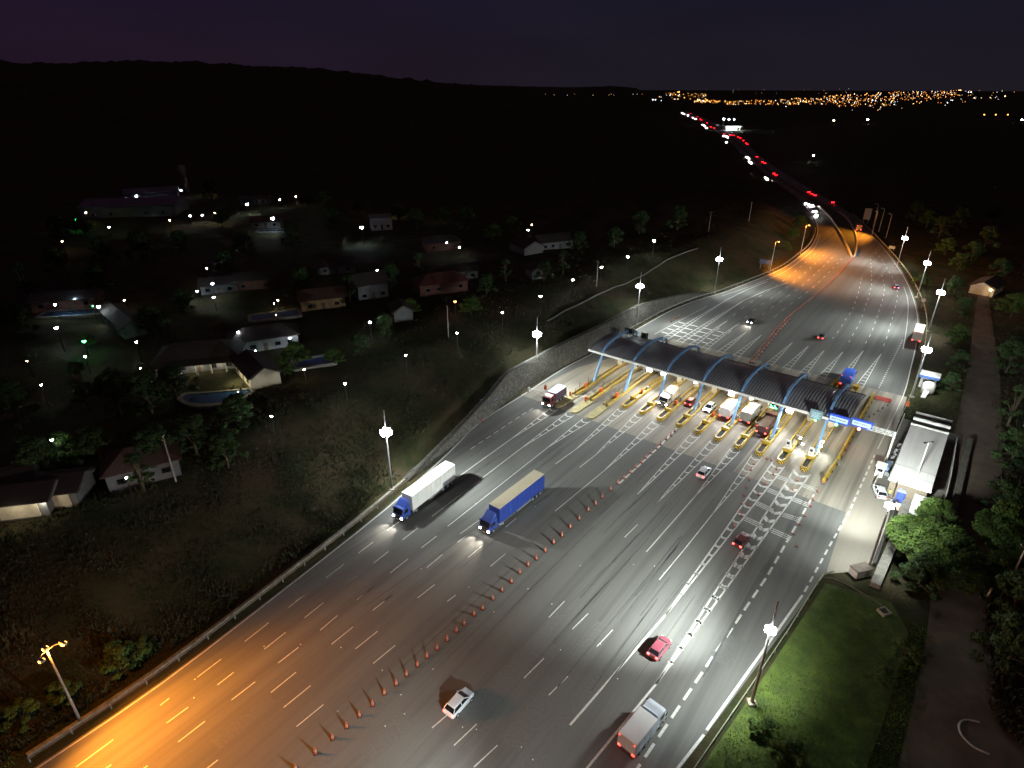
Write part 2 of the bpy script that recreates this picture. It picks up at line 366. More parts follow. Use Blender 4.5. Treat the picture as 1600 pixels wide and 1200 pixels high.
# ------------------------------------------------------------------ terrain
rs = np.geomspace(8, 9500, 250)
az = np.concatenate([np.linspace(-180, -62, 50, endpoint=False), np.linspace(-62, 62, 270), np.linspace(62, 180, 50)[1:-1]]); az = np.radians(az)
RR, AA = np.meshgrid(rs, az, indexing='ij'); X = RR * np.sin(AA); Y = RR * np.cos(AA); Z = hfun(X, Y)
na = len(az); V = np.stack([X.ravel(), Y.ravel(), Z.ravel()], 1).tolist()
fs = [(i * na + j, (i + 1) * na + j, (i + 1) * na + (j + 1) % na, i * na + (j + 1) % na) for i in range(len(rs) - 1) for j in range(na)]
V.append((0, 0, h1(0, 0))); fs += [(len(V) - 1, j, (j + 1) % na) for j in range(na)]
def ground_mat():
    m = bpy.data.materials.new('dark earth and grass'); m.use_nodes = True; N, L, b = nodes(m); b.inputs['Roughness'].default_value = .95; b.inputs['Specular IOR Level'].default_value = .1
    tc = N.new('ShaderNodeTexCoord')
    def n(s, d): 
        q = N.new('ShaderNodeTexNoise'); q.inputs['Scale'].default_value = s; q.inputs['Detail'].default_value = d; q.inputs['Roughness'].default_value = .7; L.new(tc.outputs['Object'], q.inputs['Vector']); return q.outputs['Fac']
    c1 = N.new('ShaderNodeValToRGB'); c1.color_ramp.elements[0].position = .38; c1.color_ramp.elements[1].position = .62; c1.color_ramp.elements[0].color = (.022, .028, .011, 1); c1.color_ramp.elements[1].color = (.055, .048, .025, 1); L.new(n(.12, 9), c1.inputs[0])
    c2 = N.new('ShaderNodeValToRGB'); c2.color_ramp.elements[0].position = .5; c2.color_ramp.elements[1].position = .7; c2.color_ramp.elements[0].color = (0, 0, 0, 1); c2.color_ramp.elements[1].color = (1, 1, 1, 1); L.new(n(.03, 5), c2.inputs[0])
    x = N.new('ShaderNodeMix'); x.data_type = 'RGBA'; L.new(c2.outputs[0], x.inputs[0]); L.new(c1.outputs[0], x.inputs[6]); x.inputs[7].default_value = (.060, .040, .026, 1); L.new(x.outputs[2], b.inputs['Base Color'])
    bp = N.new('ShaderNodeBump'); bp.inputs['Distance'].default_value = .25; L.new(n(1.3, 6), bp.inputs['Height']); L.new(bp.outputs[0], b.inputs['Normal'])
    return m
tm = MB(); tm.v = V; tm.f = fs; tm.mi = [0] * len(fs)
M_GROUND = ground_mat()
struct(tm.build('terrain', M_GROUND, smooth=True))

def strip(Lp, Rp, z, name, m, n=None):
    """ribbon between two polylines resampled to the same count"""
    def rs_(p, n):
        d = [0]
        for a, b in zip(p, p[1:]): d.append(d[-1] + (b - a).length)
        t = np.linspace(0, d[-1], n); return [(float(np.interp(q, d, [k.x for k in p])), float(np.interp(q, d, [k.y for k in p])), z) for q in t]
    n = n or 60; a, b = rs_(Lp, n), rs_(Rp, n); mb = MB()
    mb.add(a + b, [(i, n + i, n + i + 1, i + 1) for i in range(n - 1)]); return struct(mb.build(name, m))
def sheet(poly, z, name, m):
    mb = MB(); mb.add([(p[0], p[1], z) for p in poly], [tuple(range(len(poly)))[::-1]])
    import bmesh
    o = mb.build(name, m); bm = bmesh.new(); bm.from_mesh(o.data); bmesh.ops.recalc_face_normals(bm, faces=bm.faces); bmesh.ops.triangulate(bm, faces=bm.faces)
    for f in bm.faces:
        if f.normal.z < 0: f.normal_flip()
    bm.to_mesh(o.data); bm.free(); return struct(o)
sheet(EL + list(reversed(ER)), 0.0, 'highway', M_ASPH)
strip([EL[-1]] + ELF, [ER[-1]] + ERF, 0.002, 'far_highway', M_ASPH, 80)
# concrete slab of the plaza, and the pale lay-by in front of the office
sheet([pl(-16, -35.2), pl(-16, 34.6), pl(39, 34.6), pl(38.6, 5), pl(38.6, -22.5), pl(22, -27.6), pl(5, -33.2)], .004, 'concrete_plaza', M_CONC)
sheet([g(1290, 897), pl(-16, 34.605), g(1371, 735), g(1381, 745), g(1402, 760), g(1385, 820), g(1362, 882), g(1334, 893)], .008, 'concrete_layby', M_APRON)
sheet([pl(-16, 34.62), pl(39, 34.62), pl(39, 35.6), pl(30, 36.0), pl(10, 36.6), pl(-6, 36.4)], .012, 'paved_shoulder', M_APRON)
# earth road on the right
DR_L = smooth_poly([g(*p) for p in [(1395, 1235), (1440, 1040), (1452, 960), (1462, 880), (1470, 800), (1480, 740), (1497, 650), (1515, 560), (1522, 500), (1528, 462)]], 3)
DR_R = smooth_poly([g(*p) for p in [(1640, 1235), (1560, 1080), (1542, 960), (1548, 880), (1562, 800), (1566, 740), (1566, 650), (1560, 560), (1550, 500), (1545, 462)]], 3)
def drape(Lp, Rp, lift, name, m, n=70, k=7):
    def rs_(p, n):
        d = [0]
        for a, b in zip(p, p[1:]): d.append(d[-1] + (b - a).length)
        t = np.linspace(0, d[-1], n); return np.array([np.interp(t, d, [q.x for q in p]), np.interp(t, d, [q.y for q in p])]).T
    A_, B_ = rs_(Lp, n), rs_(Rp, n); vs = []
    for i in range(n):
        for j in range(k):
            q = A_[i] + (B_[i] - A_[i]) * j / (k - 1); vs.append((q[0], q[1], h1(q[0], q[1]) + lift))
    mb = MB(); mb.add(vs, [(i * k + j, i * k + j + 1, (i + 1) * k + j + 1, (i + 1) * k + j) for i in range(n - 1) for j in range(k - 1)]); return struct(mb.build(name, m, smooth=True))
drape(DR_L, DR_R, .16, 'dirt_road', M_DIRT)
# the village street that runs along the top of the embankment
ST_R = [at(*p) for p in [(835, 514), (855, 503), (905, 477), (960, 450), (1040, 408), (1095, 388)]]
ST_L = [q + (r - q) * k for q, r, k in zip(ST_R, offs(ST_R, -6.5), (.05, .25, .7, 1, 1, 1))]
mb = MB()
for a, b in zip(resample(ST_R[1:], 3), resample(ST_R[1:], 3)[1:]):
    za, zb = h1(a.x, a.y) + .3, h1(b.x, b.y) + .3
    mb.bar((a.x, a.y, za), (b.x, b.y, zb), .35, .3)
tag(mb.build('street_kerb', mat('street kerb concrete', (.24, .23, .21), rough=.9)), 'thin pale concrete kerb along the top of the left embankment', 'kerb')

# ------------------------------------------------------------------ road markings
ZM = .022
mk = MB(); mk2 = MB()
def seg(a, b, wd, m=None, z=ZM):
    a, b = Vector((a[0], a[1], z)), Vector((b[0], b[1], z)); d = (b - a)
    if d.length < 1e-4: return
    n = Vector((d.y, -d.x, 0)).normalized() * wd / 2; (m or mk).quad(a - n, a + n, b + n, b - n)
def line(pts, wd, m=None, z=ZM):
    n = len(pts)
    if n < 2: return
    Lp, Rp = offs(pts, -wd / 2), offs(pts, wd / 2)
    for i in range(n - 1): (m or mk).quad((Lp[i].x, Lp[i].y, z), (Rp[i].x, Rp[i].y, z), (Rp[i + 1].x, Rp[i + 1].y, z), (Lp[i + 1].x, Lp[i + 1].y, z))
def dashed(pts, on, off, wd, z=ZM):
    p = resample(pts, .5); per = on + off
    for s in range(0, len(p) - 1, max(1, int(per * 2))):
        q = p[s:s + int(on * 2) + 1]
        if len(q) > 1: seg(q[0], q[-1], wd, z=z)
def zz(lst, ox, oy, s): return [((ox + a / s, oy + b / s), (ox + c / s, oy + d / s)) for a, b, c, d in lst]
D = zz([(640, 898, 732, 828), (735, 960, 828, 887), (838, 1022, 950, 933), (437, 1053, 551, 966), (520, 1128, 629, 1042), (630, 1190, 735, 1106), (1010, 1178, 1118, 1093), (1068, 988, 1165, 907), (1465, 980, 1560, 900), (248, 1198, 322, 1146), (915, 815, 1012, 740), (1032, 866, 1130, 790), (1325, 925, 1412, 853), (820, 757, 910, 690), (800, 1200, 860, 1152), (1195, 1200, 1248, 1160), (1275, 778, 1475, 632), (1260, 830, 1340, 765), (1560, 735, 1625, 680)], 400, 640, 4)
D += zz([(803, 197, 922, 106), (902, 263, 1022, 167), (1000, 340, 1110, 247), (1072, 427, 1207, 318), (1222, 456, 1360, 346), (1333, 547, 1471, 433), (1120, 88, 1230, 3), (1230, 152, 1335, 66), (1328, 217, 1462, 111), (530, 410, 680, 292), (652, 458, 785, 353), (738, 545, 866, 446), (234, 633, 384, 519), (358, 682, 462, 602), (447, 776, 595, 662), (693, 729, 850, 602), (773, 822, 941, 686), (853, 942, 1022, 804), (0, 810, 58, 765), (41, 920, 176, 821), (114, 1038, 282, 908), (290, 1206, 362, 1150)], 250, 900, 4)
D += zz([(543, 1137, 808, 942), (735, 1160, 795, 1120), (1000, 1165, 1055, 1127)], 0, 950, 4.571)
D += zz([(1230, 260, 1328, 158), (1377, 333, 1476, 235), (1530, 442, 1630, 336), (1075, 638, 1200, 515), (1230, 745, 1350, 627), (637, 1060, 780, 925), (762, 1195, 910, 1058), (500, 950, 655, 818)], 550, 900, 4)
D += zz([(405, 1065, 513, 958)], 900, 640, 5.333)
for a, b in D: seg(g(*a), g(*b), .13)
# gores in front of and behind the islands
ISL = [(-15.9, -25.1), (-15.9, -20.9), (-15.9, -16.75), (-6.7, -13.1), (-6.8, -8.77), (-7.0, -4.45), (-7.05, -.05), (-7.1, 4.25), (-7.2, 8.5), (-7.6, 12.75), (-7.5, 16.95), (-7.7, 21.1), (-7.5, 25.35)]
def gore(base, apex, hw, step=1.9, wd=.16, cw=.22, vee=.55, z=ZM):
    base, apex = Vector(base), Vector(apex); d = apex - base; Ln = d.length; d.normalize(); q = Vector((d.y, -d.x, 0))
    for s in (-1, 1): seg(base + q * hw * s, apex, wd, z=z)
    t = .8
    while t < Ln * .93:
        k = hw * (1 - t / Ln); c = base + d * t
        tip = c + d * vee * min(1, k * 1.2)
        seg(c + q * k, tip, cw, z=z); seg(tip, c - q * k, cw, z=z); t += step
A_PX = {0: (800, 685), 1: (815, 700), 2: (856, 699), 3: (900, 702), 4: (928, 713), 5: (945, 734.7), 7: (995.6, 773), 8: (1025.6, 787), 9: (1087.5, 774), 10: (1113.7, 803), 11: (1040, 961), 12: (1025, 1069)}
T_PX = {0: [(651, 792)], 1: [(675, 807)], 2: [(699.5, 822.5)], 3: [(868, 725)], 4: [(905.6, 730.5)], 5: [(867, 799)], 9: [(1009.7, 862.6)], 10: [(1064, 865), (1030, 906)], 11: [(890.7, 1133)], 12: [(917.5, 1200), (880, 1247)]}
for i, px in A_PX.items():
    a, l = ISL[i]; ap = g(*px); z = ZM
    gore(pl(a - .6, l), ap, .95 if i < 11 else (1.15 if i == 11 else 1.4), 2.6 if i < 11 else (2.6 if i == 11 else 2.8), .15 if i < 11 else .24, .28 if i < 11 else (.5 if i == 11 else .68), .6 if i != 12 else 1.1, z)
    if i in T_PX: line([ap] + [g(*p) for p in T_PX[i]], .15 if i < 11 else .26)
a, l = ISL[6]; line([pl(a - .6, l), g(1031, 697), g(1001, 725), g(967, 756)], .35)
TIPS = {2: 62, 3: 61.5, 4: 57.2, 5: 57.4, 7: 57, 8: 57, 9: 56.3, 10: 58.6, 11: 63, 12: 63.5}
for i, t in TIPS.items():
    l = ISL[i][1]; gore(pl(37.2, l + .3), pl(t, l + .55), .85, 2.1, .14, .22, .15)
for i, t, w_ in ((0, 82.5, 3.2), (1, 86, 3.4)):
    l = ISL[i][1]; gore(pl(37.2, l + .6), pl(t, l + 1.2 + i * .6), .9, 2.1, .2, .24, .15)
    line([pl(t, l + 1.2 + i * .6), pl(t + 16, l + 2.6 + i * 1.5), pl(t + 30, l + 5 + i * 2)], .22)
for k in range(4):
    a = 41.5 + k * 3.6
    for l0, l1 in ((-27.6, -25.6), (-23.9, -21.4), (-19.5, -16.9), (-15.3, -13.4)): seg(pl(a, l0 + .1 * k), pl(a, l1 + .1 * k), .55)
seg(pl(38.5, -28.4), pl(72, -26.5), .15)
for q in zz([(450, 510, 590, 555), (670, 585, 815, 635), (360, 632, 495, 690), (585, 715, 750, 780), (250, 755, 405, 830), (500, 865, 665, 920), (140, 900, 305, 975), (395, 1012, 575, 1090)], 1140, 660, 6):
    for k in (-.5, 0, .5): seg(g(*q[0]) + PA * k, g(*q[1]) + PA * k, .2)
# dashed and solid edge lines
dashed([g(*p) for p in [(985, 1217), (1199, 900), (1272, 772)]], 2, 1.0, .32)
dashed([g(*p) for p in [(735, 702), (804, 656), (834, 637)]], 1.5, 1.0, .15)
line([g(*p) for p in [(1020, 1250), (1100, 1148)]], .3); line([g(*p) for p in [(1104, 1141), (1254, 930)]], .3)
dashed([g(*p) for p in [(1257, 925), (1300, 846), (1325, 804), (1368, 708)]], 1.5, 1.0, .28)
line(smooth_poly([g(*p) for p in [(1371, 702), (1411, 619), (1423, 575), (1432, 535), (1434, 500), (1428, 470), (1416, 440), (1400, 414), (1381, 389), (1359, 366)]], 4), .2)
line(smooth_poly([g(*p) for p in [(1373.5, 613), (1411, 545), (1417.5, 505), (1418.5, 470), (1412, 448)]][1:], 4), .16)
dashed([g(*p) for p in [(1373.5, 606), (1411, 530)]], .8, .8, .3)
for P_ in ([(1346, 434), (1343, 450), (1339, 465), (1331, 485), (1321, 499), (1312.5, 514), (1300, 530)], [(1360.6, 405), (1361, 420), (1362, 440), (1358, 461), (1344, 502), (1336, 517), (1326, 535)], [(1378, 430), (1382, 451), (1377, 475), (1367, 505), (1361, 521), (1352, 537)], [(1368, 394), (1375, 402), (1384, 416), (1390, 426), (1400, 445), (1402, 465), (1397, 487), (1390, 512), (1384, 532), (1379, 544)]):
    dashed(smooth_poly([g(*p) for p in P_], 5), 2.5, 4.0, .15)
CONE_FAR = smooth_poly([g(*p) for p in [(1172, 566), (1228, 500), (1280, 458), (1310, 429), (1333, 403)]], 6)
for k in range(1, 5): dashed(offs(CONE_FAR[(6 if k < 3 else 3):], -3.6 * k), 3, 5, .14)
line(offs(EL[1:], .35), .2)
line(offs(smooth_poly([g(*p) for p in [(1125, 462), (1175, 445), (1222, 425), (1252, 404), (1271, 386), (1279, 366)]], 4), .6), .14)
mk.build('road_markings', M_WHITE); struct(bpy.data.objects['road_markings'])
pm_ = [mat('patched asphalt dark', (.122, .122, .116), (.10, .10, .096), .9, 3), mat('patched asphalt pale', (.156, .154, .145), (.134, .132, .125), .9, 3)]
wear = MB(); wear2 = MB(); tyre = MB(); rw_ = random.Random(5)
for k in range(17):
    u, v = rw_.uniform(380, 1180), rw_.uniform(690, 1190)
    if u > 1330 - (v - 690) * .42 or u < 700 - (v - 690) * 1.15: continue
    c = g(u, v); d = PA if u > 800 else (g(700, 822) - g(620, 885)).normalized() * -1; d = Vector((d.x, d.y, 0)).normalized(); q = Vector((d.y, -d.x, 0)); w_, l_ = rw_.uniform(1.2, 3.3), rw_.uniform(3, 22)
    jag = [rw_.uniform(-.15, .15) for _ in range(4)]
    wear.quad(*[tuple(Vector((p.x, p.y, .0120 + .0003 * k))) for p in (c - q * (w_ / 2 + jag[0]) - d * l_ / 2, c + q * (w_ / 2 + jag[1]) - d * l_ / 2, c + q * (w_ / 2 + jag[2]) + d * l_ / 2, c - q * (w_ / 2 + jag[3]) + d * l_ / 2)])
wear.quad(*[tuple(pl(a, l, .0105)) for a, l in ((-16.03, -9), (-26, -9.4), (-31, 6.9), (-16.03, 8.2))][::-1])
struct(wear.build('asphalt_patches', pm_[0]))
for k in range(75):
    i = rw_.randrange(0, 13); a = rw_.uniform(-60, -12); l = ISL[i][1] + 2.1 + rw_.choice((-.8, .8)) + rw_.uniform(-.3, .3); n_ = rw_.randint(6, 16); st_ = rw_.uniform(1.2, 2.4); dr = rw_.uniform(-.02, .02); w_ = rw_.uniform(.05, .16); P_ = []
    for j_ in range(n_): P_.append(pl(a - j_ * st_, l + dr * j_ * st_ * (1 + .04 * j_) + (0 if i > 6 else -.035 * (j_ * st_) * (7 - i) / 7)))
    line(P_, w_, tyre, .0235)
o = tyre.build('tyre_marks', mat('rubber streaks', (.085, .085, .083), (.065, .065, .064), .8, 1)); struct(o)
# raised reflector studs are part of the paint work
mb = MB()
for k in range(46):
    u = random.uniform(250, 1150); v = random.uniform(760, 1190)
    if u > 1100 - (v - 760) * .3 or u < 620 - (v - 760) * 1.05: continue
    p = g(u, v); mb.box((p.x, p.y, .02), (.13, .13, .03))
o = mb.build('road_studs', mat('stud reflector', (.8, .8, .75))); struct(o)

# ------------------------------------------------------------------ traffic cones
def make_cone():
    t = thing('traffic_cone', '', 'traffic cone')
    MB().bevbox((0, 0, .04), (.5, .5, .08), .04).build('base', M_DARK, t)
    mb = MB().lathe([(.205, .08), (.13, .46), (.085, .70), (.045, .95), (.03, .97)], n=12); mb.build('body', M_CONE, t, True)
    MB().lathe([(.163, .34), (.118, .56)], n=12).build('reflective_band', mat('reflective band', (.38, .30, .26)), t, True)
    return t
CONE = make_cone(); cone_used = False
def cone(p, label, group, s=1.0):
    global cone_used
    if not cone_used: o = CONE; cone_used = True; o['label'] = label; o['group'] = group; o.location = p
    else: o = dup(CONE, label, p, random.uniform(0, 1.5), group)
    o.scale = (s, s, s); return o
row = [(822, 172), (790, 207), (750, 240), (703, 283), (670, 315), (626, 353), (580, 393), (543, 432), (498, 472), (452, 515), (400, 563), (350, 607), (290, 660), (220, 722), (163, 780), (102, 832), (28, 905)]
row = [(900 + x / 5.333, 640 + (y + 12) / 5.333) for x, y in row] + [(891, 825), (878, 838), (865, 849), (852, 862), (838, 874), (825, 884), (812, 896)]
row += [(550 + x / 4, 900 + (y + 17) / 4) for x, y in [(997, 25), (938, 77), (881, 130), (817, 190), (764, 228), (704, 287), (655, 332), (596, 384), (533, 440), (470, 490), (411, 545), (342, 605), (278, 662), (204, 720), (130, 790), (48, 860)]]
row += [(250 + x / 4, 900 + (y + 18) / 4) for x, y in [(1168, 928), (1080, 1000), (972, 1090), (850, 1190)]]
for i, p in enumerate(row): cone(g(*p), 'orange cone, %s from the toll islands in the long row dividing the near road' % nth(i + 1), 'cones dividing the near highway', 1.02)
far = resample(CONE_FAR, 2.05)
for i, p in enumerate(far): cone(p, 'small orange cone, %s beyond the canopy in the row dividing the far road' % nth(i + 1), 'cones dividing the road beyond the canopy')
for i, p in enumerate(resample(offs(CONE_FAR[:8], .95), 2.6)[:16]): cone(p, 'small orange cone, %s in the second short row just beyond the canopy' % nth(i + 1), 'second short row of cones beyond the canopy')
Z4 = lambda x, y: (1140 + x / 6, 660 + y / 6)
for i, p in enumerate([(225, 395), (200, 450), (185, 540), (155, 612), (133, 687), (115, 762), (88, 843)]): cone(g(*Z4(*p)), 'orange cone, %s from the islands in the slanting line left of the coned chevrons' % nth(i + 1), 'cones slanting across the exit lane', .75)
for i, p in enumerate([(440, 444), (408, 490), (332, 582), (268, 682), (190, 782), (110, 880), (45, 978)]): cone(g(*Z4(*p)), 'orange cone, %s from the island nose inside the narrow white chevrons' % nth(i + 1), 'cones standing in the narrow chevrons', .78)
for i, p in enumerate([(635, 545), (590, 635)]): cone(g(*Z4(*p)), 'orange cone on the broad white chevrons, %s the last island nose' % ('closest to' if i == 0 else 'second from'), 'cones on the broad chevrons', .75)
for i, p in enumerate([(870, 575), (825, 650), (782, 728), (755, 788), (705, 880), (655, 960), (600, 1050), (628, 1165)]): cone(g(*Z4(*p)), 'orange cone, %s from the yellow barrier along the right lane edge' % nth(i + 1), 'cones along the right lane', .75)
for i, p in enumerate([(345, 345), (388, 357)]): cone(g(*Z4(*p)), 'small orange cone in the lane mouth between two island noses, %s one' % ('left' if i == 0 else 'right'), 'pair of cones in a lane mouth', .7)
for i, u in enumerate([1049, 1053, 1057, 1061]): cone(g(u, 503 - i * 2.6), 'small orange cone beside the left edge line beyond the canopy, %s of four' % nth(i + 1), 'four cones on the far left edge')
cone(g(755, 659), 'lone orange cone on the left shoulder near the blue kiosk', 'lone cone', 1.1)

# ------------------------------------------------------------------ toll islands
def u_shape(a0, a1, hw, t, z0, z1, mb):
    """U of kerb wall open towards +Y with a rounded nose at a0"""
    def arc(r): return [(-r, a1)] + [(-r * math.cos(k * math.pi / 10), a0 + hw - (r + .35 if r > hw - t / 2 else r) * math.sin(k * math.pi / 10)) for k in range(11)] + [(r, a1)]
    o, i = arc(hw), arc(hw - t); n = len(o)
    vs = [(x, y, z0) for x, y in o] + [(x, y, z1) for x, y in o] + [(x, y, z0) for x, y in i] + [(x, y, z1) for x, y in i]; fs = []
    for k in range(n - 1):
        fs += [(k, k + 1, n + k + 1, n + k), (2 * n + k + 1, 2 * n + k, 3 * n + k, 3 * n + k + 1), (n + k, n + k + 1, 3 * n + k + 1, 3 * n + k)]
    fs += [(0, n, 3 * n, 2 * n), (2 * n - 1, n - 1, 3 * n - 1, 4 * n - 1)]
    mb.add(vs, fs)
M_KERB = mat('island concrete', (.36, .33, .26), (.24, .21, .16), .8, 2)
def barrier_arm(t, x, y, side, name='gate'):
    MB().bevbox((x, y, .9), (.38, .42, 1.1), .04).build(name + '_post', M_ORNG, t)
    MB().bar((x + side * .2, y, 1.15), (x + side * 3.0, y, 1.2), .08, .1).build(name + '_arm', mat('barrier white', (.8, .78, .75)), t)
def booth(t, y):
    b = MB(); b.box((0, y, .55), (1.25, 2.4, .95)); b.box((0, y - 1.15, 1.62), (1.25, .1, 1.2)); b.box((0, y + 1.15, 1.62), (1.25, .1, 1.2))
    for sx in (-.59, .59): b.box((sx, y, 2.16), (.07, 2.2, .12)); b.box((sx, y, 1.6), (.07, .1, 1.0))
    w_ = b.build('booth_wall', M_CREAM, t)
    for sx in (-.56, .56): MB().box((sx, y, 1.58), (.03, 2.15, 1.0)).build('booth_window', M_GLASS, t)
    MB().bevbox((0, y, 2.32), (1.7, 2.9, .18), .05).build('booth_roof', M_WALLW, t)
def island(i, a, l, style):
    Ln = (36.5 if i > 10 else 31.5) - a
    names = {0: 'flat tongue-nosed toll island, %s from the left end of the plaza', 1: 'plain yellow round-nosed toll island, %s of the three plain noses from the left', 2: 'yellow toll island with black chevron nose, %s chevron nose from the left'}
    k = i + 1 if style == 0 else (i - 2 if style == 1 else i - 5)
    t = thing('toll_island', names[style] % nth(k), 'toll island', pl(a, l), PLAZA, 'toll islands')
    hw = .72
    if style == 0:
        nose = [(-.95 * math.cos(q), 1.2 - 1.2 * math.sin(q)) for q in np.linspace(0, math.pi, 11)]
        MB().prism([(-.95, 8)] + nose + [(.95, 8)], 0, .22).build('nose_slab', mat('worn tongue concrete', (.36, .30, .12), (.2, .18, .1), .8, 1.2), t)
        MB().prism([(-.72, Ln), (-.72, 8.02), (.72, 8.02), (.72, Ln)], 0, .26).build('slab', M_KERB, t)
        for sx in (-1, 1): 
            MB().bar((sx * .55, 7.2, .5), (sx * .55, Ln - .4, .5), .26, .5).build('side_rail', M_YELD if sx < 0 else M_YEL, t)
        for y in (6.8, 10.2, 14.0): MB().tube([(.5 if y < 10 else -.5, y, .2), (.5 if y < 10 else -.5, y, 2.3)], .05).build('bollard', M_BLACK, t)
        if i != 2: barrier_arm(t, -.45, 6.2, -1)
        MB().bevbox((.1, 12.0, .95), (.55, .7, 1.3), .06).build('ticket_machine', M_ORNG, t)
    else:
        mb = MB(); u_shape(0, 3.9, hw, .24, 0, .82, mb); m_ = M_YEL
        n_ = mb.build('nose_wall', m_, t)
        if style == 2:
            # chevron face board wrapped round the nose
            mb = MB(); ring0 = [(-.745 * math.cos(q), .72 - 1.1 * math.sin(q)) for q in np.linspace(.12, math.pi - .12, 13)]
            vs = [(x, y, .06) for x, y in ring0] + [(x, y, .8) for x, y in ring0]; n = len(ring0)
            top = [(-.5 * math.cos(q), .72 - .82 * math.sin(q), .845) for q in np.linspace(.12, math.pi - .12, 13)]
            vs += [(x * .99, y, .835) for x, y in ring0] + top
            mb.add(vs, [(k, k + 1, n + k + 1, n + k) for k in range(n - 1)] + [(2 * n + k, 2 * n + k + 1, 3 * n + k + 1, 3 * n + k) for k in range(n - 1)]); mb.build('chevron_board', M_CHEV, t)
        MB().prism([(-.47, 3.6), (-.47, .7), (-.3, .3), (.3, .3), (.47, .7), (.47, 3.6)], 0, .66).build('pit_cover', mat('pit cover black', (.018, .017, .016), (.010, .010, .010), .9, 3), t)
        MB().bevbox((0, 4.25, .62), (1.5, .7, 1.24), .06).build('cross_block', M_YEL, t)
        MB().prism([(-.7, Ln), (-.7, 4.62), (.7, 4.62), (.7, Ln)], 0, .22).build('slab', M_KERB, t)
        for sx in (-1, 1): MB().bar((sx * .6, 4.65, .46), (sx * .6, Ln - 1.0, .46), .22, .52).build('side_rail', M_YEL, t)
        MB().prism([(.72, Ln - 1.2), (.72, Ln), (.4, Ln + .7), (-.4, Ln + .7), (-.72, Ln), (-.72, Ln - 1.2)], .23, .95).build('rear_nose', M_YEL, t)
        if i in (3, 4, 5, 7, 8): 
            MB().bevbox((-.1, 8.6, .8), (.5, .6, 1.1), .05).build('gate_post', M_ORNG, t)
        for y in (6.4, 9.6): MB().tube([(.4, y, .2), (.4, y, 1.7)], .05).build('bollard', M_BLACK if i < 6 else M_YEL, t)
        MB().bevbox((.15, 10.6, .8), (.55, .55, 1.2), .05).build('reader_box', M_GALV, t)
    booth(t, 16.5 - a - 3.0)
    return t
for i, (a, l) in enumerate(ISL): island(i, a, l, 0 if i < 3 else (1 if i < 6 else 2))
# small boards standing on two island noses
for u, v, lab, txt in ((1236, 697, 'white upright lane board on the second chevron island from the right', 'A'), (1272, 709, 'white upright lane board on the rightmost chevron island', 'B')):
    p = g(u, v); a, l = to_pl(p); l = ISL[11][1] if u < 1250 else ISL[12][1]; a = ISL[11][0] + 4.2
    t = thing('lane_board', lab, 'board', pl(a, l, 1.24), PLAZA)
    MB().bevbox((0, 0, .95), (.95, .22, 1.9), .04).build('panel', M_WALLW, t); MB().box((-.05, -.125, 1.25), (.5, .02, .55)).build('screen', M_BLACK, t); MB().box((0, -.125, .55), (.6, .02, .12)).build('slot', M_GALV, t)
for u, v, z, lab in ((1251, 684, 2.3, 'bright white camera lamp on a short post, upper of two between the last lanes'), (1254, 694, 1.6, 'bright white camera lamp on a short post, lower of two between the last lanes'), (1286, 690, 2.3, 'white camera lamp beside the last blue canopy post, upper one'), (1283, 697, 1.6, 'white camera lamp beside the last blue canopy post, lower one')):
    p = g(u, v, z); t = thing('camera_lamp', lab, 'lamp', (p.x, p.y, .22), PLAZA, 'lane camera lamps')
    MB().tube([(0, 0, 0), (0, 0, z - .35)], .05).build('post', M_POLE, t); MB().bevbox((0, .1, z - .22), (.42, .3, .4), .05).build('housing', M_GALV, t); MB().box((0, -.07, z - .22), (.36, .06, .34)).build('lens', M_LED, t)
    light('SPOT', 500, (1, .97, .85), (0, -.25, z - .25), t, .15, (0, -1, -.7), 130)
# yellow and red barriers on the right
for a0, a1, l0, l1, lab in ((-9.0, -1.1, 29.25, 29.5, 'short yellow concrete barrier with dark side, front piece right of the last lane'), (.7, 34.8, 29.55, 29.3, 'long yellow concrete barrier running under the right end of the canopy')):
    p0, p1 = pl(a0, l0), pl(a1, l1); d = p1 - p0; t = thing('barrier', lab, 'barrier', p0, head(d)); Ln = d.length
    MB().loft([[(-.36, y, 0), (.36, y, 0), (.2, y, .35), (.14, y, 1.05), (-.14, y, 1.05), (-.2, y, .35)] for y in (0, Ln)]).build('wall', M_YEL, t)
    for y in np.arange(.8, Ln - .3, 3.2): MB().bevbox((.42, y, .3), (.14, .3, .5), .03).build('marker_block', M_DARK, t)
p0, p1 = g(1367, 623), g(1392, 629); d = p1 - p0
t = thing('barrier', 'low red plastic barrier closing the lane right of the long yellow barrier', 'barrier', p0, head(d))
MB().loft([[(-.3, y, 0), (.3, y, 0), (.14, y, .9), (-.14, y, .9)] for y in (0, d.length)]).build('wall', M_RED, t); 
for k in range(3): MB().box((0, d.length * (k + .5) / 3, .93), (.1, .5, .06)).build('handle', M_ORNG, t)
for i, p in enumerate([(1387, 634), (1379, 638), (1372, 643), (1365, 648), (1358, 652)]):
    q = g(*p); tag(MB().lathe([(.22, 0), (.2, .05), (.09, .1), (.07, .45), (.0, .46)], (q.x, q.y, .008), 8).build('lane_stud', M_DARK), 'small dark post on the bypass lane, %s from the red barrier' % nth(i + 1), 'post', 'dark posts across the bypass lane')
q = g(1417, 634); tag(MB().lathe([(.5, 0), (.5, .1), (.42, .12), (.36, 1.0), (.3, 1.05)], (q.x, q.y, 0), 14).build('water_barrel', M_ORNG), 'orange water barrel by the shoulder right of the red barrier', 'barrel')

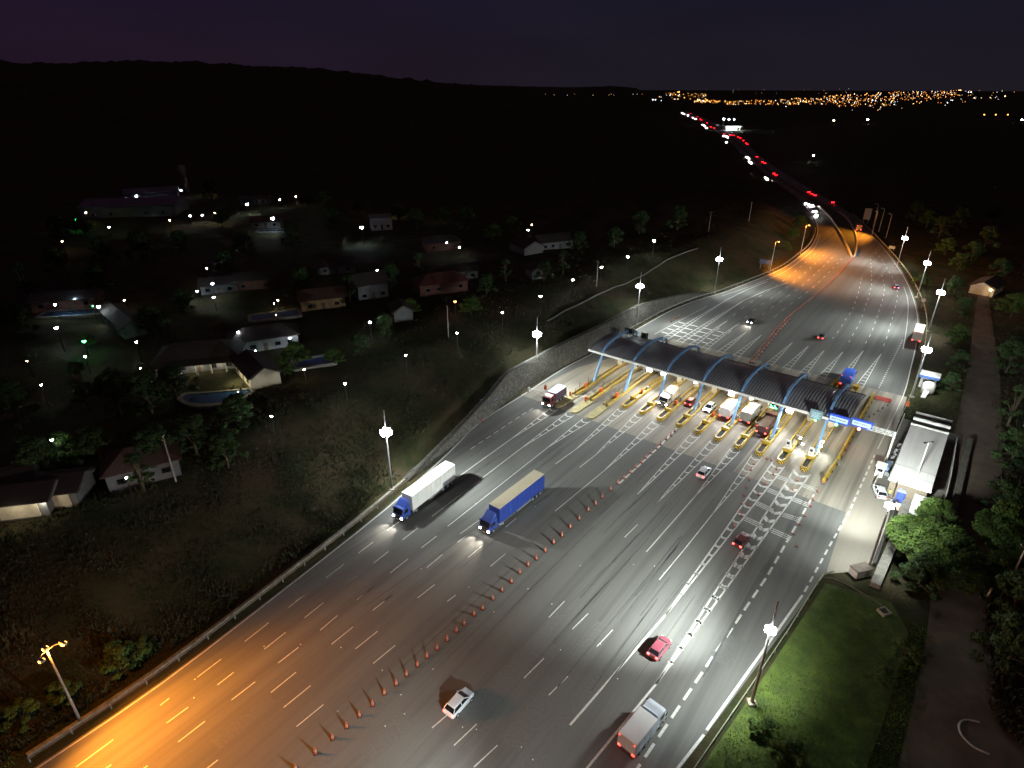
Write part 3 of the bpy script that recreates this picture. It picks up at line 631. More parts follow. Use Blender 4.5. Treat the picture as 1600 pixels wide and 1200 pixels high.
# ------------------------------------------------------------------ canopy
can = thing('toll_canopy', 'long toll canopy with dark ribbed curved roof and seven blue arches', 'canopy', pl(0, 0), PLAZA)
def roof_z(a): return 6.75 + 1.25 * (1 - ((a - 10.3) / 7.9) ** 2)
C0, C1 = -28.8, 29.3
mb = MB(); NA = 16; prof = [(3.0 + 15.2 * k / NA) for k in range(NA + 1)]; ncor = int((C1 - C0) / .20)
vs = []
for j in range(ncor + 1):
    l = C0 + (C1 - C0) * j / ncor; bmp = .08 if j % 3 == 0 else 0.0
    for a in prof: vs.append((l, a, roof_z(a) + bmp))
n = NA + 1; base_n = len(vs)
fs = [(j * n + k, (j + 1) * n + k, (j + 1) * n + k + 1, j * n + k + 1) for j in range(ncor) for k in range(NA)]
vs2 = []
for l in (C0, C1):
    for a in prof: vs2.append((l, a, roof_z(a) - .16))
fs2 = [(base_n + k, base_n + k + 1, base_n + n + k + 1, base_n + n + k) for k in range(NA)]
mb.add(vs + vs2, fs + fs2)
roof_m = mat('ribbed roof sheet', (.20, .205, .225), (.135, .14, .155), .5, .5, .3, stretch=(1, .15, 1)); flank_m = mat('pale rib flank', (.31, .315, .33), (.24, .245, .26), .5, 2)
mb.mi = [1 if (q < ncor * NA and (q // NA) % 3 == 0) else 0 for q in range(len(mb.f))]  # one flank of each rib is coloured paler so the ribs stand out
mb.build('roof', [roof_m, flank_m], can)
M_FASC = mat('white fascia', (.78, .78, .75), (.68, .68, .66), .5, 1)
MB().box(((C0 + C1) / 2, 2.88, 6.72), (C1 - C0 + .3, .22, .5)).build('front_fascia', M_FASC, can)
MB().box(((C0 + C1) / 2, 18.3, 6.66), (C1 - C0 + .3, .22, .46)).build('rear_gutter', mat('dark gutter', (.12, .12, .125)), can)
for l in (C0 - .06, C1 + .06):
    mb = MB(); mb.loft([[(l - .06, a, roof_z(a) - .4), (l + .06, a, roof_z(a) - .4), (l + .06, a, roof_z(a) + .2), (l - .06, a, roof_z(a) + .2)] for a in prof]); mb.build('end_trim', M_GALV, can)
ARCH_L = [-25.15 + k * 8.46 for k in range(7)]
for l in ARCH_L:
    pts = [(l, -.1, .2), (l, 3.75, 7.15), (l, 4.6, 7.75), (l, 6.5, 8.5), (l, 9, 9.05), (l, 12, 9.2), (l, 15, 8.95), (l, 17.8, 8.25), (l, 19.6, 7.5), (l, 20.6, 6.7), (l, 21.2, 4.0), (l, 21.6, .2)]
    mb = MB(); rings = []
    for i, p in enumerate(pts):
        d = (Vector(pts[min(i + 1, len(pts) - 1)]) - Vector(pts[max(i - 1, 0)])).normalized(); up = Vector((1, 0, 0)).cross(d); P_ = Vector(p)
        hw, hh = .21, .29
        rings.append([P_ + Vector((hw, 0, 0)) + up * hh, P_ - Vector((hw, 0, 0)) + up * hh, P_ - Vector((hw, 0, 0)) - up * hh, P_ + Vector((hw, 0, 0)) - up * hh])
    mb.loft(rings); arch = mb.build('arch', M_BLUE, can)
    for a in (5.2, 8.5, 12, 15.5, 18.0):
        zt = float(np.interp(a, [p[1] for p in pts[:9]], [p[2] for p in pts[:9]])) - .3
        MB().tube([(l, a, roof_z(a) if 3 < a < 18.2 else 6.7), (l, a, zt)], .06, 6).build('hanger', M_BLUE, arch)
    MB().bevbox((l, 0, .22), (1.1, 1.3, .5), .06).build('footing', M_KERB, can)
# luminaires slung under the canopy and floods on its front edge
lum = thing('canopy_luminaire', 'white strip luminaire under the canopy roof', 'luminaire', pl(8, -25, 6.6), PLAZA, 'strip luminaires under the canopy')
MB().bevbox((0, 0, .12), (1.4, .35, .2), .03).build('housing', M_GALV, lum); MB().box((0, 0, 0), (1.25, .26, .05)).build('tube', glow('strip lamp', (1, .95, .82), 12, False), lum)
light('SPOT', 1500, (1, .93, .76), (0, 0, -.15), lum, .3, (0, -.15, -1), 165, .4)
for k, (a, l) in enumerate([(8, -17), (8, -8.5), (8, 0), (8, 8.5), (8, 17), (8, 26), (15, -21), (15, -6), (15, 9), (15, 24)]): dup(lum, 'white strip luminaire under the canopy roof', pl(a, l, 6.6), PLAZA)
for u, v, s, lab in ((1015, 577, 1.0, 'dazzling white floodlight on the canopy front edge, leftmost of the row'), (1037, 583, .9, 'dazzling white floodlight on the canopy front edge, beside the third arch'), (1143, 615, .9, 'dazzling white floodlight on the canopy front edge, left of the fifth arch'), (1174, 622, .5, 'small white floodlight on the canopy front edge, right of the fifth arch'), (1234, 641, 1.0, 'dazzling white floodlight on the canopy front edge, right of the sixth arch'), (1087, 597, .45, 'small white floodlight on the canopy front edge, left of the fourth arch')):
    p = g(u, v, 6.2); t = thing('floodlight', lab, 'floodlight', p, PLAZA, 'floodlights on the canopy front edge')
    MB().bevbox((0, .16, 0), (1.3 * s, .3, .9 * s), .06).build('housing', M_GALV, t); MB().bar((0, .2, .3 * s), (0, .5, .55), .08, .08).build('bracket', M_GALV, t)
    MB().bevbox((0, -.06, -.02), (1.2 * s, .14, .8 * s), .05).build('lens', M_LED, t)
    light('SPOT', 3800 * s, (.95, .97, 1), (0, -.3, -.1), t, .3, (0, -.75, -1), 150, .5)

# ------------------------------------------------------------------ signs
M_INK = mat('sign lettering', (.01, .015, .03))
def text(body, size, parent, loc, rot, m, name='lettering', ext=.012):
    cu = bpy.data.curves.new(name, 'FONT'); cu.body = body; cu.size = size; cu.align_x = 'CENTER'; cu.align_y = 'CENTER'; cu.extrude = ext
    o = bpy.data.objects.new(name, cu); col.objects.link(o); dg = bpy.context.evaluated_depsgraph_get(); me = bpy.data.meshes.new_from_object(o.evaluated_get(dg)); bpy.data.objects.remove(o); me.materials.clear(); me.materials.append(m)
    o = bpy.data.objects.new(name, me); col.objects.link(o); o.parent = parent; o.location = loc; o.rotation_euler = rot
    return o
def blue_sign(u, v, z, w_, lab, red):
    p = g(u, v, z); t = thing('lane_sign', lab, 'sign', p, PLAZA, 'lit blue lane signs')
    MB().bevbox((0, .16, 0), (w_, .3, 1.75), .04).build('panel', M_SIGNB, t); MB().box((-.1, -.005, -.05), (w_ - .45, .03, .95)).build('white_panel', M_SIGNW, t)
    text('SEM PARAR', .52, t, (-.1, -.03, -.05), (R(90), 0, 0), M_INK)
    s = MB().bevbox((-.3, .1, -1.12), (.75, .3, .5), .05).build('signal_box', M_BLACK, t)
    sg = MB().lathe([(.26, -.03), (.26, .03)], (0, 0, 0), 12).build('signal', M_REDL if red else M_GREENL, t)
    sg.rotation_euler = (R(90), 0, 0); sg.location = (-.3, -.08, -1.12)
    light('SPOT', 160, (1, .15, .1) if red else (.1, 1, .3), (-.3, -.35, -1.2), t, .2, (0, -.5, -1), 150)
    for sx in (-w_ * .35, w_ * .35): MB().tube([(sx, .3, .5), (sx, .9, .9)], .05, 6).build('bracket', M_GALV, t)
    return t
blue_sign(1311.5, 656, 7.35, 3.6, 'lit blue lane sign with green light on the right end of the canopy edge', False)
blue_sign(1347, 663, 5.8, 3.7, 'lit blue lane sign with red light hung over the bypass lane from the gantry', True)
p = g(1275, 648, 7.25); t = thing('notice_board', 'pale grey tariff board with lines of writing under the canopy edge', 'sign', p, PLAZA)
MB().bevbox((0, .1, 0), (2.3, .18, 2.0), .04).build('panel', mat('tariff panel', (.16, .28, .33)), t)
for k in range(5): MB().box((.0 - .12 * (k % 2), -.0, .45 - .27 * k), (1.7 - .3 * (k % 2), .03, .09)).build('text_line', M_SIGNW, t)
MB().lathe([(.2, -.05), (.2, .05)], (.15, -.05, -1.2), 10, 'z').build('signal', M_GREENL, t)
t = thing('lane_signal', 'green and white lit lane signal under the canopy left of the sixth arch', 'signal', g(1209, 635, 6.2), PLAZA)
MB().bevbox((0, .15, 0), (1.7, .25, .8), .04).build('panel', M_BLACK, t)
for sx in (-.45, .3): MB().bar((sx - .2, -.0, .25), (sx + .2, -.0, -.25), .1, .06).build('arrow', M_GREENL, t)
MB().bar((-.7, 0, -.32), (.7, 0, -.32), .06, .1).build('light_bar', M_GREENL, t)
# truss gantry
gp_ = pl(6.4, 36.9); t = thing('gantry', 'white lattice gantry arm reaching from the office kerb over the bypass lane', 'gantry', gp_, PLAZA)
M_GAN = mat('white gantry steel', (.6, .62, .6), (.5, .52, .5), .5, 2)
MB().bar((0, 0, 0), (0, 0, 6.2), .3, .3).build('post', M_GAN, t)
mb = MB()
for z in (5.3, 6.0):
    for y in (-.3, .3): mb.bar((0, y, z), (-4.6, y, z), .09, .09)
for k in range(8):
    x0, x1 = -k * .57, -(k + 1) * .57
    for y in (-.3, .3): mb.bar((x0, y, 5.3 if k % 2 else 6.0), (x1, y, 6.0 if k % 2 else 5.3), .06, .06)
    mb.bar((x1, -.3, 6.0), (x1, .3, 6.0), .06, .06); mb.bar((x0, -.3, 6.0), (x1, .3, 6.0), .05, .05)
mb.build('truss', M_GAN, t)
# three dark boards at the far left of the canopy, backs to us
for u, v, z, lab, w_ in ((960, 516, 8.6, 'dark lane board seen from behind, leftmost above the canopy', 2.4), (984, 517, 8.9, 'dark lane board seen from behind, behind the first blue arch', 2.7), (1007, 524, 7.8, 'dark lane board seen from behind, right of the first arch end', 1.9)):
    r_ = ray(u, v); p = g(u, v, z); t = thing('lane_sign', lab, 'sign', p, PLAZA, 'dark boards behind the canopy')
    MB().bevbox((0, 0, 0), (w_, .3, 1.3), .04).build('panel', M_BLACK, t)
    for sx in (-w_ * .35, w_ * .35): MB().box((sx, -.2, .1), (.08, .12, 1.2)).build('frame', M_BLUE if w_ > 2.5 else M_GALV, t)
    a, l = to_pl(p)
    MB().tube([(0, .2, -.5), (0, .2, -(z - roof_z(min(a, 18)) - .0) if a < 18.2 else -z)], .09, 6).build('post', M_POLE, t)

# ------------------------------------------------------------------ vehicles (all at rest)
M_TYRE = M_DARK; M_RIM = mat('wheel rim', (.5, .5, .5), rough=.35, metal=.8)
def wheel(t, x, y, r, wdt=.24):
    w_ = MB().lathe([(r * .55, -wdt / 2), (r * .92, -wdt / 2), (r, -wdt / 2 + .04), (r, wdt / 2 - .04), (r * .92, wdt / 2), (r * .55, wdt / 2)], (x, y, r), 14, 'x').build('wheel', M_TYRE, t)
    s = 1 if x > 0 else -1
    MB().lathe([(r * .5, -.02), (r * .58, .0), (r * .5, .02)], (x + s * (wdt / 2 + .0), y, r), 10, 'x').build('rim', M_RIM, w_)
def sec(y, hw, z0, z1, b=.12):
    return [(-hw + b, y, z0), (hw - b, y, z0), (hw, y, z0 + b * 1.5), (hw * .97, y, z1 - b), (hw - b * 1.3, y, z1), (-hw + b * 1.3, y, z1), (-hw * .97, y, z1 - b), (-hw, y, z0 + b * 1.5)]
def lamps(t, hw, yf, yr, zf, zr, front, rear, w_=.34, far=False, beam=0):
    for s in (-1, 1):
        MB().bevbox((s * (hw - w_ / 2 - .06), yf - .02, zf), (w_, .14, .2), .03).build('headlight', (M_HEADF if far else M_HEADL) if front else M_WALLW, t)
        MB().bevbox((s * (hw - w_ / 2 - .04), yr + .02, zr), (w_, .12, .24), .03).build('taillight', (M_TAILF if far else M_TAIL) if rear else M_RED, t)
        if beam and front: light('SPOT', beam, (1, .9, .75), (s * (hw - .3), yf + .15, zf), t, .08, (0, 1, -.10), 60, .8)
def paint(name, c): return mat('car paint ' + name, c, tuple(x * .93 for x in c), .3, .6, .1)
def car(label, loc, rz, pn, c, front=False, rear=False, kind='hatch', beam=0, group=None, cat='car'):
    t = thing('car', label, cat, loc, rz, group); m = paint(pn, c); L2 = 1.95 if kind == 'hatch' else 2.15
    MB().loft([sec(-L2, .70, .35, .80), sec(-L2 + .12, .80, .25, .92), sec(-1.0, .84, .22, .96), sec(.5, .85, .22, .96), sec(1.2, .83, .22, .88), sec(L2 - .25, .78, .24, .78), sec(L2, .62, .34, .62)]).build('body', m, t)
    yb, yt = (-1.75, -1.35) if kind == 'hatch' else (-1.35, -.95)
    MB().loft([[(-.74, yb, .93), (.74, yb, .93), (.72, 1.12, .9), (-.72, 1.12, .9)], [(-.58, yt, 1.4), (.58, yt, 1.4), (.57, .3, 1.42), (-.57, .3, 1.42)]]).build('window', M_GLASS, t)
    MB().loft([[(-.61, yt - .06, 1.40), (.61, yt - .06, 1.40), (.6, .36, 1.42), (-.6, .36, 1.42)], [(-.52, yt + .05, 1.46), (.52, yt + .05, 1.46), (.52, .2, 1.48), (-.52, .2, 1.48)]]).build('roof', m, t)
    for s in (-1, 1):
        for a_, b_ in (((s * .74, 1.1, .92), (s * .58, .3, 1.43)), ((s * .745, -.3, .93), (s * .585, -.35, 1.43)), ((s * .74, yb + .02, .94), (s * .585, yt, 1.42))): MB().bar(a_, b_, .07, .07).build('pillar', m, t)
        MB().bevbox((s * .92, .75, .98), (.16, .12, .13), .03).build('mirror', m, t)
    for x in (-.76, .76):
        for y in (-1.2, 1.25): wheel(t, x, y, .31)
    lamps(t, .78, L2 - .1, -L2, .62, .78, front, rear, .32, False, beam)
    MB().box((0, L2 + .01, .42), (.9, .04, .14)).build('grille', M_BLACK, t)
    return t
def truck(label, loc, rz, cab_c, box_c, length=8.0, roof_c=None, front=False, rear=False, beam=0, pn='', hz=3.5, open_bed=False, semi=False, name='box_truck'):
    """cab at the +Y end; origin under the middle"""
    t = thing(name, label, 'truck', loc, rz); m = paint('cab ' + pn, cab_c); hw = 1.16; yf = length / 2
    MB().loft([sec(yf - 1.95, 1.1, .5, 2.55, .1), sec(yf - 1.0, 1.12, .5, 2.65, .12), sec(yf - .35, 1.12, .5, 2.45, .14), sec(yf, 1.08, .5, 1.45, .14)]).build('cab', m, t)
    MB().loft([[(-.98, yf - .02, 1.5), (.98, yf - .02, 1.5), (.95, yf - .38, 2.36), (-.95, yf - .38, 2.36)], [(-.98, yf + .03, 1.5), (.98, yf + .03, 1.5), (.95, yf - .33, 2.38), (-.95, yf - .33, 2.38)]]).build('windshield', M_GLASS, t)
    for s in (-1, 1): MB().box((s * 1.125, yf - 1.05, 1.85), (.03, .75, .65)).build('side_window', M_GLASS, t); MB().bar((s * 1.2, yf - .45, 1.6), (s * 1.32, yf - .4, 2.2), .1, .16).build('mirror', M_BLACK, t)
    MB().box((0, -.2, .72), (.9, length - .8, .3)).build('chassis', M_BLACK, t); MB().bevbox((0, yf + .02, .55), (2.2, .2, .4), .05).build('bumper', M_BLACK, t)
    y0, y1 = -yf, yf - (2.5 if semi else 2.15); zc = .95
    mb_ = paint('box ' + pn, box_c)
    if open_bed:
        b = MB(); b.box((0, (y0 + y1) / 2, zc + .06), (2.3, y1 - y0, .12))
        for s in (-1, 1): b.box((s * 1.12, (y0 + y1) / 2, zc + .75), (.08, y1 - y0 - .18, 1.25))
        b.box((0, y0 + .04, zc + .75), (2.3, .08, 1.25)); b.box((0, y1 - .04, zc + .95), (2.3, .08, 1.65)); b.build('cargo_bed', mb_, t)
        MB().loft([[(-1.05, y0 + .15, zc + .5), (1.05, y0 + .15, zc + .5), (1.05, y1 - .15, zc + .5), (-1.05, y1 - .15, zc + .5)], [(-.95, y0 + .3, zc + 1.25), (.95, y0 + .3, zc + 1.2), (.9, y1 - .4, zc + 1.35), (-.9, y1 - .4, zc + 1.3)]]).build('load', mat('brown load', (.12, .075, .05), (.07, .045, .03), .9, 3, bump=.5), t)
    else:
        b = MB(); b.bevbox((0, (y0 + y1) / 2, zc + (hz - zc) / 2), (2 * hw, y1 - y0, hz - zc), .05); b.build('cargo_box', mb_, t)
        if roof_c: MB().bevbox((0, (y0 + y1) / 2, hz + .02), (2 * hw - .06, y1 - y0 - .06, .06), .02).build('roof_sheet', paint('roof ' + pn, roof_c), t)
        for s in (-.56, .56): MB().box((s, y0 - .012, (zc + hz) / 2), (1.04, .03, hz - zc - .16)).build('rear_door', paint('rear ' + pn, tuple(x * .8 for x in box_c)), t)
        for k in range(int((y1 - y0) / 1.2)):
            for s in (-1, 1): MB().box((s * (hw + .012), y0 + .6 + 1.2 * k, (zc + hz) / 2), (.03, .06, hz - zc - .1)).build('side_rib', mb_, t)
    MB().box((0, yf + .03, 1.12), (1.5, .06, .5)).build('grille', M_BLACK, t); MB().box((0, yf + .13, .5), (.5, .03, .16)).build('number_plate', M_WALLW, t)
    if not open_bed: MB().loft([[(-.95, yf - 1.9, 2.6), (.95, yf - 1.9, 2.6), (.9, yf - .8, 2.62), (-.9, yf - .8, 2.62)], [(-.95, yf - 1.9, min(hz, 3.4)), (.95, yf - 1.9, min(hz, 3.4)), (.88, yf - 1.65, min(hz, 3.4) - .1), (-.88, yf - 1.65, min(hz, 3.4) - .1)]]).build('wind_deflector', m, t)
    for s in (-1, 1):
        MB().box((s * 1.13, yf - 1.05, 1.1), (.04, 1.0, .06)).build('door_line', M_BLACK, t); MB().lathe([(.05, -.5), (.3, -.48), (.3, .48), (.05, .5)], (0, 0, 0), 12, 'x').build('fuel_tank', M_GALV, t).matrix_local = Matrix.Translation((s * .95, yf - 2.9, .75)) @ Matrix.Rotation(R(90), 4, 'Z')
        if length > 9: MB().box((s * 1.1, y0 + length * .38, .72), (.05, length * .3, .4)).build('side_guard', M_GALV, t)
    MB().box((0, y0 - .06, .55), (2.2, .1, .14)).build('rear_bumper', M_BLACK, t)
    ys = [yf - 1.0, y0 + 1.2, y0 + 2.3] + ([y0 + 3.4, yf - 3.4] if semi else [])
    for y in ys:
        for x in (-.98, .98): wheel(t, x, y, .48, .3)
    lamps(t, 1.1, yf + .08, y0 - .02, .85, .95, front, rear, .36, False, beam)
    if rear: 
        for s in (-.95, .95): MB().box((s, y0 - .03, hz - .12 if not open_bed else 2.2), (.16, .06, .1)).build('marker_light', M_TAIL, t)
    return t
def heading(p, q): return head(g(*q) - g(*p))
def on(u, v, z=0.0): p = g(u, v, z); return (p.x, p.y, .006)
def place(fr, to, yf):
    """spot and heading for a vehicle whose nose is over pixel fr and that points along fr->to"""
    p, q = g(*fr), g(*to); d = (q - p); d.z = 0; d.normalize(); return tuple(p - d * yf + Vector((0, 0, .006))), head(d)
# near lanes, towards us
l_, r_ = place((622, 814), (574, 851), 7.0); truck('white trailer truck with blue cab lit bright beside the left shoulder', l_, r_, (.05, .10, .45), (.85, .85, .80), 14, (.9, .9, .85), True, False, 2600, 'left', 3.8, semi=True, name='trailer_truck')
l_, r_ = place((757, 834), (722, 862), 7.5); truck('cream topped trailer truck with blue sides in the middle lanes, headlights on', l_, r_, (.03, .06, .26), (.025, .05, .25), 15, (.52, .46, .34), True, False, 3000, 'middle', 3.9, semi=True, name='trailer_truck')
l_, r_ = place((853, 637), (820, 660), 3.4); truck('small dark red truck with pale blue roof leaving the leftmost lane', l_, r_, (.2, .03, .03), (.10, .06, .10), 6.8, (.55, .6, .85), True, False, 1500, 'leaving', 2.9)
# near lanes, away from us
def away(fr, to, yf): l_, r_ = place(fr, to, -yf); return l_, r_
l_, r_ = away((700, 1122), (790, 1022), 1.95); car('silver white car with red tail lamps in the lane right of the long cone row', l_, r_, 'silver', (.62, .65, .7), False, True)
l_, r_ = away((977, 1180), (1005, 1145), 3.2); truck('white van truck with pale blue side at the bottom edge beside the thick dashes', l_, r_, (.5, .55, .62), (.46, .52, .6), 6.4, (.75, .77, .78), False, True, 0, 'bottom', 2.7)
l_, r_ = away((1018, 1032), (1062, 975), 1.95); car('maroon car with red tail lamps between the two chevron gores', l_, r_, 'maroon', (.2, .05, .07), False, True)
l_, r_ = away((1150, 858), (1176, 828), 1.95); car('dark red car with tail lamps lit crossing the triple white bars', l_, r_, 'dark red', (.13, .03, .03), False, True)
l_, r_ = away((1093, 749), (1112, 727), 1.95); car('white car with an amber lamp leaving the lane beside the narrow gores', l_, r_, 'white', (.6, .62, .66), False, True)
# beyond the canopy
l_, r_ = place((1170, 507), (1157, 516), 2.1); car('dark car with white headlights coming towards the canopy beyond it', l_, r_, 'black', (.03, .03, .035), True, False, 'sedan', 900)
l_, r_ = away((1281, 532), (1292, 516), 2.1); car('dark grey car with red tail lamps driving away beyond the canopy', l_, r_, 'grey', (.08, .08, .09), False, True, 'sedan')
l_, r_ = away((1400, 453), (1395, 438), 2.1); car('dark blue car with red tail lamps near the right edge far beyond the canopy', l_, r_, 'navy', (.04, .05, .14), False, True)
l_, r_ = away((1341, 362), (1337, 354), 3.4); truck('distant truck with amber and red tail lamps on the orange lit bend', l_, r_, (.2, .18, .16), (.25, .2, .15), 6.8, None, False, True, 0, 'bend', 3.0)
l_, r_ = away((1429.5, 537), (1437, 514), 5.0); truck('white roofed box truck parked on the right shoulder with its shadow', l_, r_, (.6, .6, .55), (.34, .30, .26), 10, (.85, .84, .72), False, True, 0, 'parked', 3.4)
l_, r_ = away((1318, 606), (1331, 584), 3.6); truck('blue box truck driving out behind the right end of the canopy', l_, r_, (.05, .12, .5), (.05, .13, .62), 7.2, None, False, True, 0, 'exit', 3.2)
# in the booths
def lane(i, a): return pl(a, (ISL[i][1] + ISL[i + 1][1]) / 2, .01)
BACK = head(-PA)
truck('cream box truck with bright headlights coming out under the third arch', lane(4, 2.2), BACK, (.5, .46, .4), (.55, .50, .38), 6.4, None, True, False, 900, 'outgoing', 2.9)
car('dark red car with glowing tail lamps entering under the fourth arch', lane(5, 4.5), PLAZA, 'wine', (.2, .03, .03), False, True)
car('white car facing out with headlights on between the fourth and fifth arches', lane(6, 4.5), BACK, 'bright white', (.82, .82, .82), True, False, 'hatch', 250)
truck('white box truck in the lane left of the fifth arch, one tail lamp glowing', lane(7, 5.2), PLAZA, (.7, .7, .7), (.75, .75, .75), 7.0, (.85, .85, .85), False, True, 0, 'booth white', 3.0)
truck('grey box truck with red tail lamps in the lane right of the fifth arch', lane(8, 6.2), PLAZA, (.3, .3, .3), (.30, .31, .29), 7.5, None, False, True, 0, 'booth grey', 3.1)
truck('open tipper truck with brown load and red tail bar beside the sixth arch', lane(9, 4.0), PLAZA, (.2, .12, .08), (.08, .035, .035), 8.0, None, False, True, 0, 'tipper', 3.0, True, name='tipper_truck')
p = g(1373, 772); car('silver car parked on the pale lay-by in front of the office', (p.x, p.y, .01), head(g(1369, 762) - g(1378, 783)), 'bright silver', (.6, .62, .66))

# distant traffic
far_in = [(100, 110), (115, 116), (157, 131), (205, 155), (232, 169), (303, 226), (318, 233), (335, 257), (512, 336), (530, 338), (545, 348), (535, 400), (735, 545), (752, 556), (765, 590), (775, 606), (920, 748), (935, 766), (1315, 1002), (1345, 1012), (1370, 1024), (1410, 1122), (1400, 1078)]
far_out = [(183, 112), (248, 143), (275, 168), (290, 178), (345, 205), (380, 245), (415, 258), (510, 312), (575, 326), (605, 330), (650, 346), (672, 356), (700, 380), (728, 408), (742, 416), (835, 540), (890, 590), (912, 605), (1000, 708), (1020, 722), (1340, 890), (1375, 908), (1400, 922), (1575, 992)]
def far_car(front):
    t = thing('distant_car', '', 'car'); m = paint('distant', (.12, .12, .13))
    MB().loft([sec(-2.1, .75, .3, .85), sec(-1, .84, .22, .95), sec(.6, .85, .22, .95), sec(2.1, .7, .3, .65)]).build('body', m, t)
    MB().loft([[(-.74, -1.6, .93), (.74, -1.6, .93), (.72, 1.1, .9), (-.72, 1.1, .9)], [(-.58, -1.1, 1.42), (.58, -1.1, 1.42), (.57, .3, 1.42), (-.57, .3, 1.42)]]).build('window', M_GLASS, t)
    s_ = .62 if front else .55
    for s in (-1, 1): MB().bevbox((s * .5, 2.08 if front else -2.1, .68), (s_, .16, .36 if front else .4), .04).build('headlight' if front else 'taillight', M_HEADF if front else M_TAILF, t)
    return t
for lst, fr in ((far_in, True), (far_out, False)):
    proto = far_car(fr)
    for i, (x, y) in enumerate(lst):
        u, v = 1050 + x / 6.316, 160 + y / 6.316; p = g(u, v); 
        k = min(range(len(ELF + ERF)), key=lambda q: ((ELF + ERF)[q] - p).length); P_ = (ELF if k < len(ELF) else ERF); kk = k if k < len(ELF) else k - len(ELF)
        d = P_[min(kk + 1, len(P_) - 1)] - P_[max(kk - 1, 0)]
        # all face the camera-side so the lit end shows
        o = proto if i == 0 else copy_tree(proto); o.location = (p.x, p.y, .01); o.rotation_euler = (0, 0, head(-d) if fr else head(d))
        o['label'] = ('far oncoming car with white headlights, %s of the white lights counted down the far highway' if fr else 'far departing car with red tail lamps, %s red light counted down the far highway') % nth(i + 1)
        o['group'] = 'oncoming cars on the far highway' if fr else 'departing cars on the far highway'

# ------------------------------------------------------------------ lighting masts
COOL = (.93, 1.0, .95); SOD = (1.0, .31, .028)
def mast_mesh(name='lighting_mast'):
    t = thing(name, '', 'lighting mast', group='lighting masts')
    MB().tube([(0, 0, .3), (0, 0, 8), (0, 0, 16.2)], [.2, .15, .09], 10).build('pole', M_POLE, t)
    MB().bevbox((0, 0, .2), (1.0, 1.0, .4), .06).build('footing', M_KERB, t)
    mb = MB()
    for k in range(6):
        q = k * math.pi / 3; mb.bar((.05 * math.cos(q), .05 * math.sin(q), 12.0), (.42 * math.cos(q), .42 * math.sin(q), 12.0), .07, .07)
    mb.build('crossarm', M_GALV, t)
    for k in range(6):
        q = k * math.pi / 3; c, s = math.cos(q), math.sin(q)
        h_ = MB().bevbox((0, 0, .02), (.44, .3, .5), .06).build('floodlight', M_GALV, t); h_.location = (.46 * c, .46 * s, 12.0); h_.rotation_euler = (0, 0, q - math.pi / 2)
        MB().lathe([(.1, -.46), (.28, -.36), (.36, 0), (.28, .36), (.1, .46)], (0, .24, -.04), 10).build('lens', M_LED, h_)
    return t
def road_light(p, d, power):
    q = p + d * .7; power *= 1.6
    light('POINT', power * .008, COOL, (q.x, q.y, p.z + 11.2), None, .4)
    light('SPOT', power * .17, COOL, (q.x, q.y, p.z + 11.6), None, .45, (d.x * .9, d.y * .9, -1), 150, .6)      # near projectors
    light('SPOT', power, COOL, (q.x, q.y, p.z + 11.7), None, .45, (d.x * 2.4, d.y * 2.4, -1), 88, 1.0)           # far projectors
MAST = mast_mesh(); first_mast = True
def mast(u, v, lab, power, tilt=.5, zl=12.0, toward=None, cone_=150):
    global first_mast
    p = g(u, v, zl); hgt = h1(p.x, p.y); p.z = max(hgt, 0) if abs(hgt) > .3 else 0
    if first_mast: o = MAST; first_mast = False; o['label'] = lab; o.location = p
    else: o = dup(MAST, lab, p)
    d = toward - p if toward is not None else Vector((1, 0, 0)); d.z = 0; d.normalize()
    road_light(p, d, power)
    return o
mast(603, 675, 'tall white lighting mast on the left verge beside the white trailer truck', 62000, 1.3, toward=g(760, 760), cone_=126)
mast(839, 522, 'tall white lighting mast in front of the stone wall left of the canopy', 52000, 1.3, toward=g(950, 640), cone_=126)
mast(1000, 447, 'tall white lighting mast behind the left end of the canopy', 56000, 1.3, toward=g(1100, 520), cone_=126)
mast(1124, 405, 'tall white lighting mast on the green bank far beyond the canopy', 44000, 1.3, toward=g(1200, 450), cone_=126)
mast(1414, 372, 'farthest white lighting mast on the right verge', 44000, 1.3, toward=g(1350, 410), cone_=126)
mast(1449, 411, 'white lighting mast on the right verge above the round bush', 50000, 1.3, toward=g(1350, 450), cone_=126)
mast(1470, 457, 'white lighting mast on the right verge above the parked truck', 58000, 1.3, toward=g(1350, 510), cone_=126)
mast(1448, 546, 'white lighting mast on the right verge just below the parked truck', 40000, 1.3, toward=g(1380, 600), cone_=126)
mA = mast(1390, 790, 'white lighting mast by the lay-by next to the blue cabin', 31000, .8, toward=g(1300, 720), cone_=160)
mB = mast(1204, 984, 'nearest white lighting mast, at the bottom right behind the guardrail', 56000, 1.6, toward=g(1050, 980), cone_=120)
for m_ in (mA, mB):
    for c in kids(m_):
        if c.name.startswith('floodlight'): c.location = (c.location.x * .62, c.location.y * .62, 12.0); c.scale = (.6, .6, .6)
pm = g(1390, 790, 12); light('SPOT', 210000, COOL, (pm.x, pm.y, 12.3), None, .4, pl(5, 41.7, 3.8) - Vector((pm.x, pm.y, 12.3)), 40, .8)   # extra spot added at that mast to brighten the office roof
# masts of the same line that stand just outside the picture still light the road
for p, tw, pw in ((Vector((2.0, 24.0, 0)), Vector((-14, 34, 0)), 60000),):
    o = dup(MAST, 'white lighting mast next in line below the bottom edge', p); d = tw - p; d.normalize(); road_light(p, d, pw)
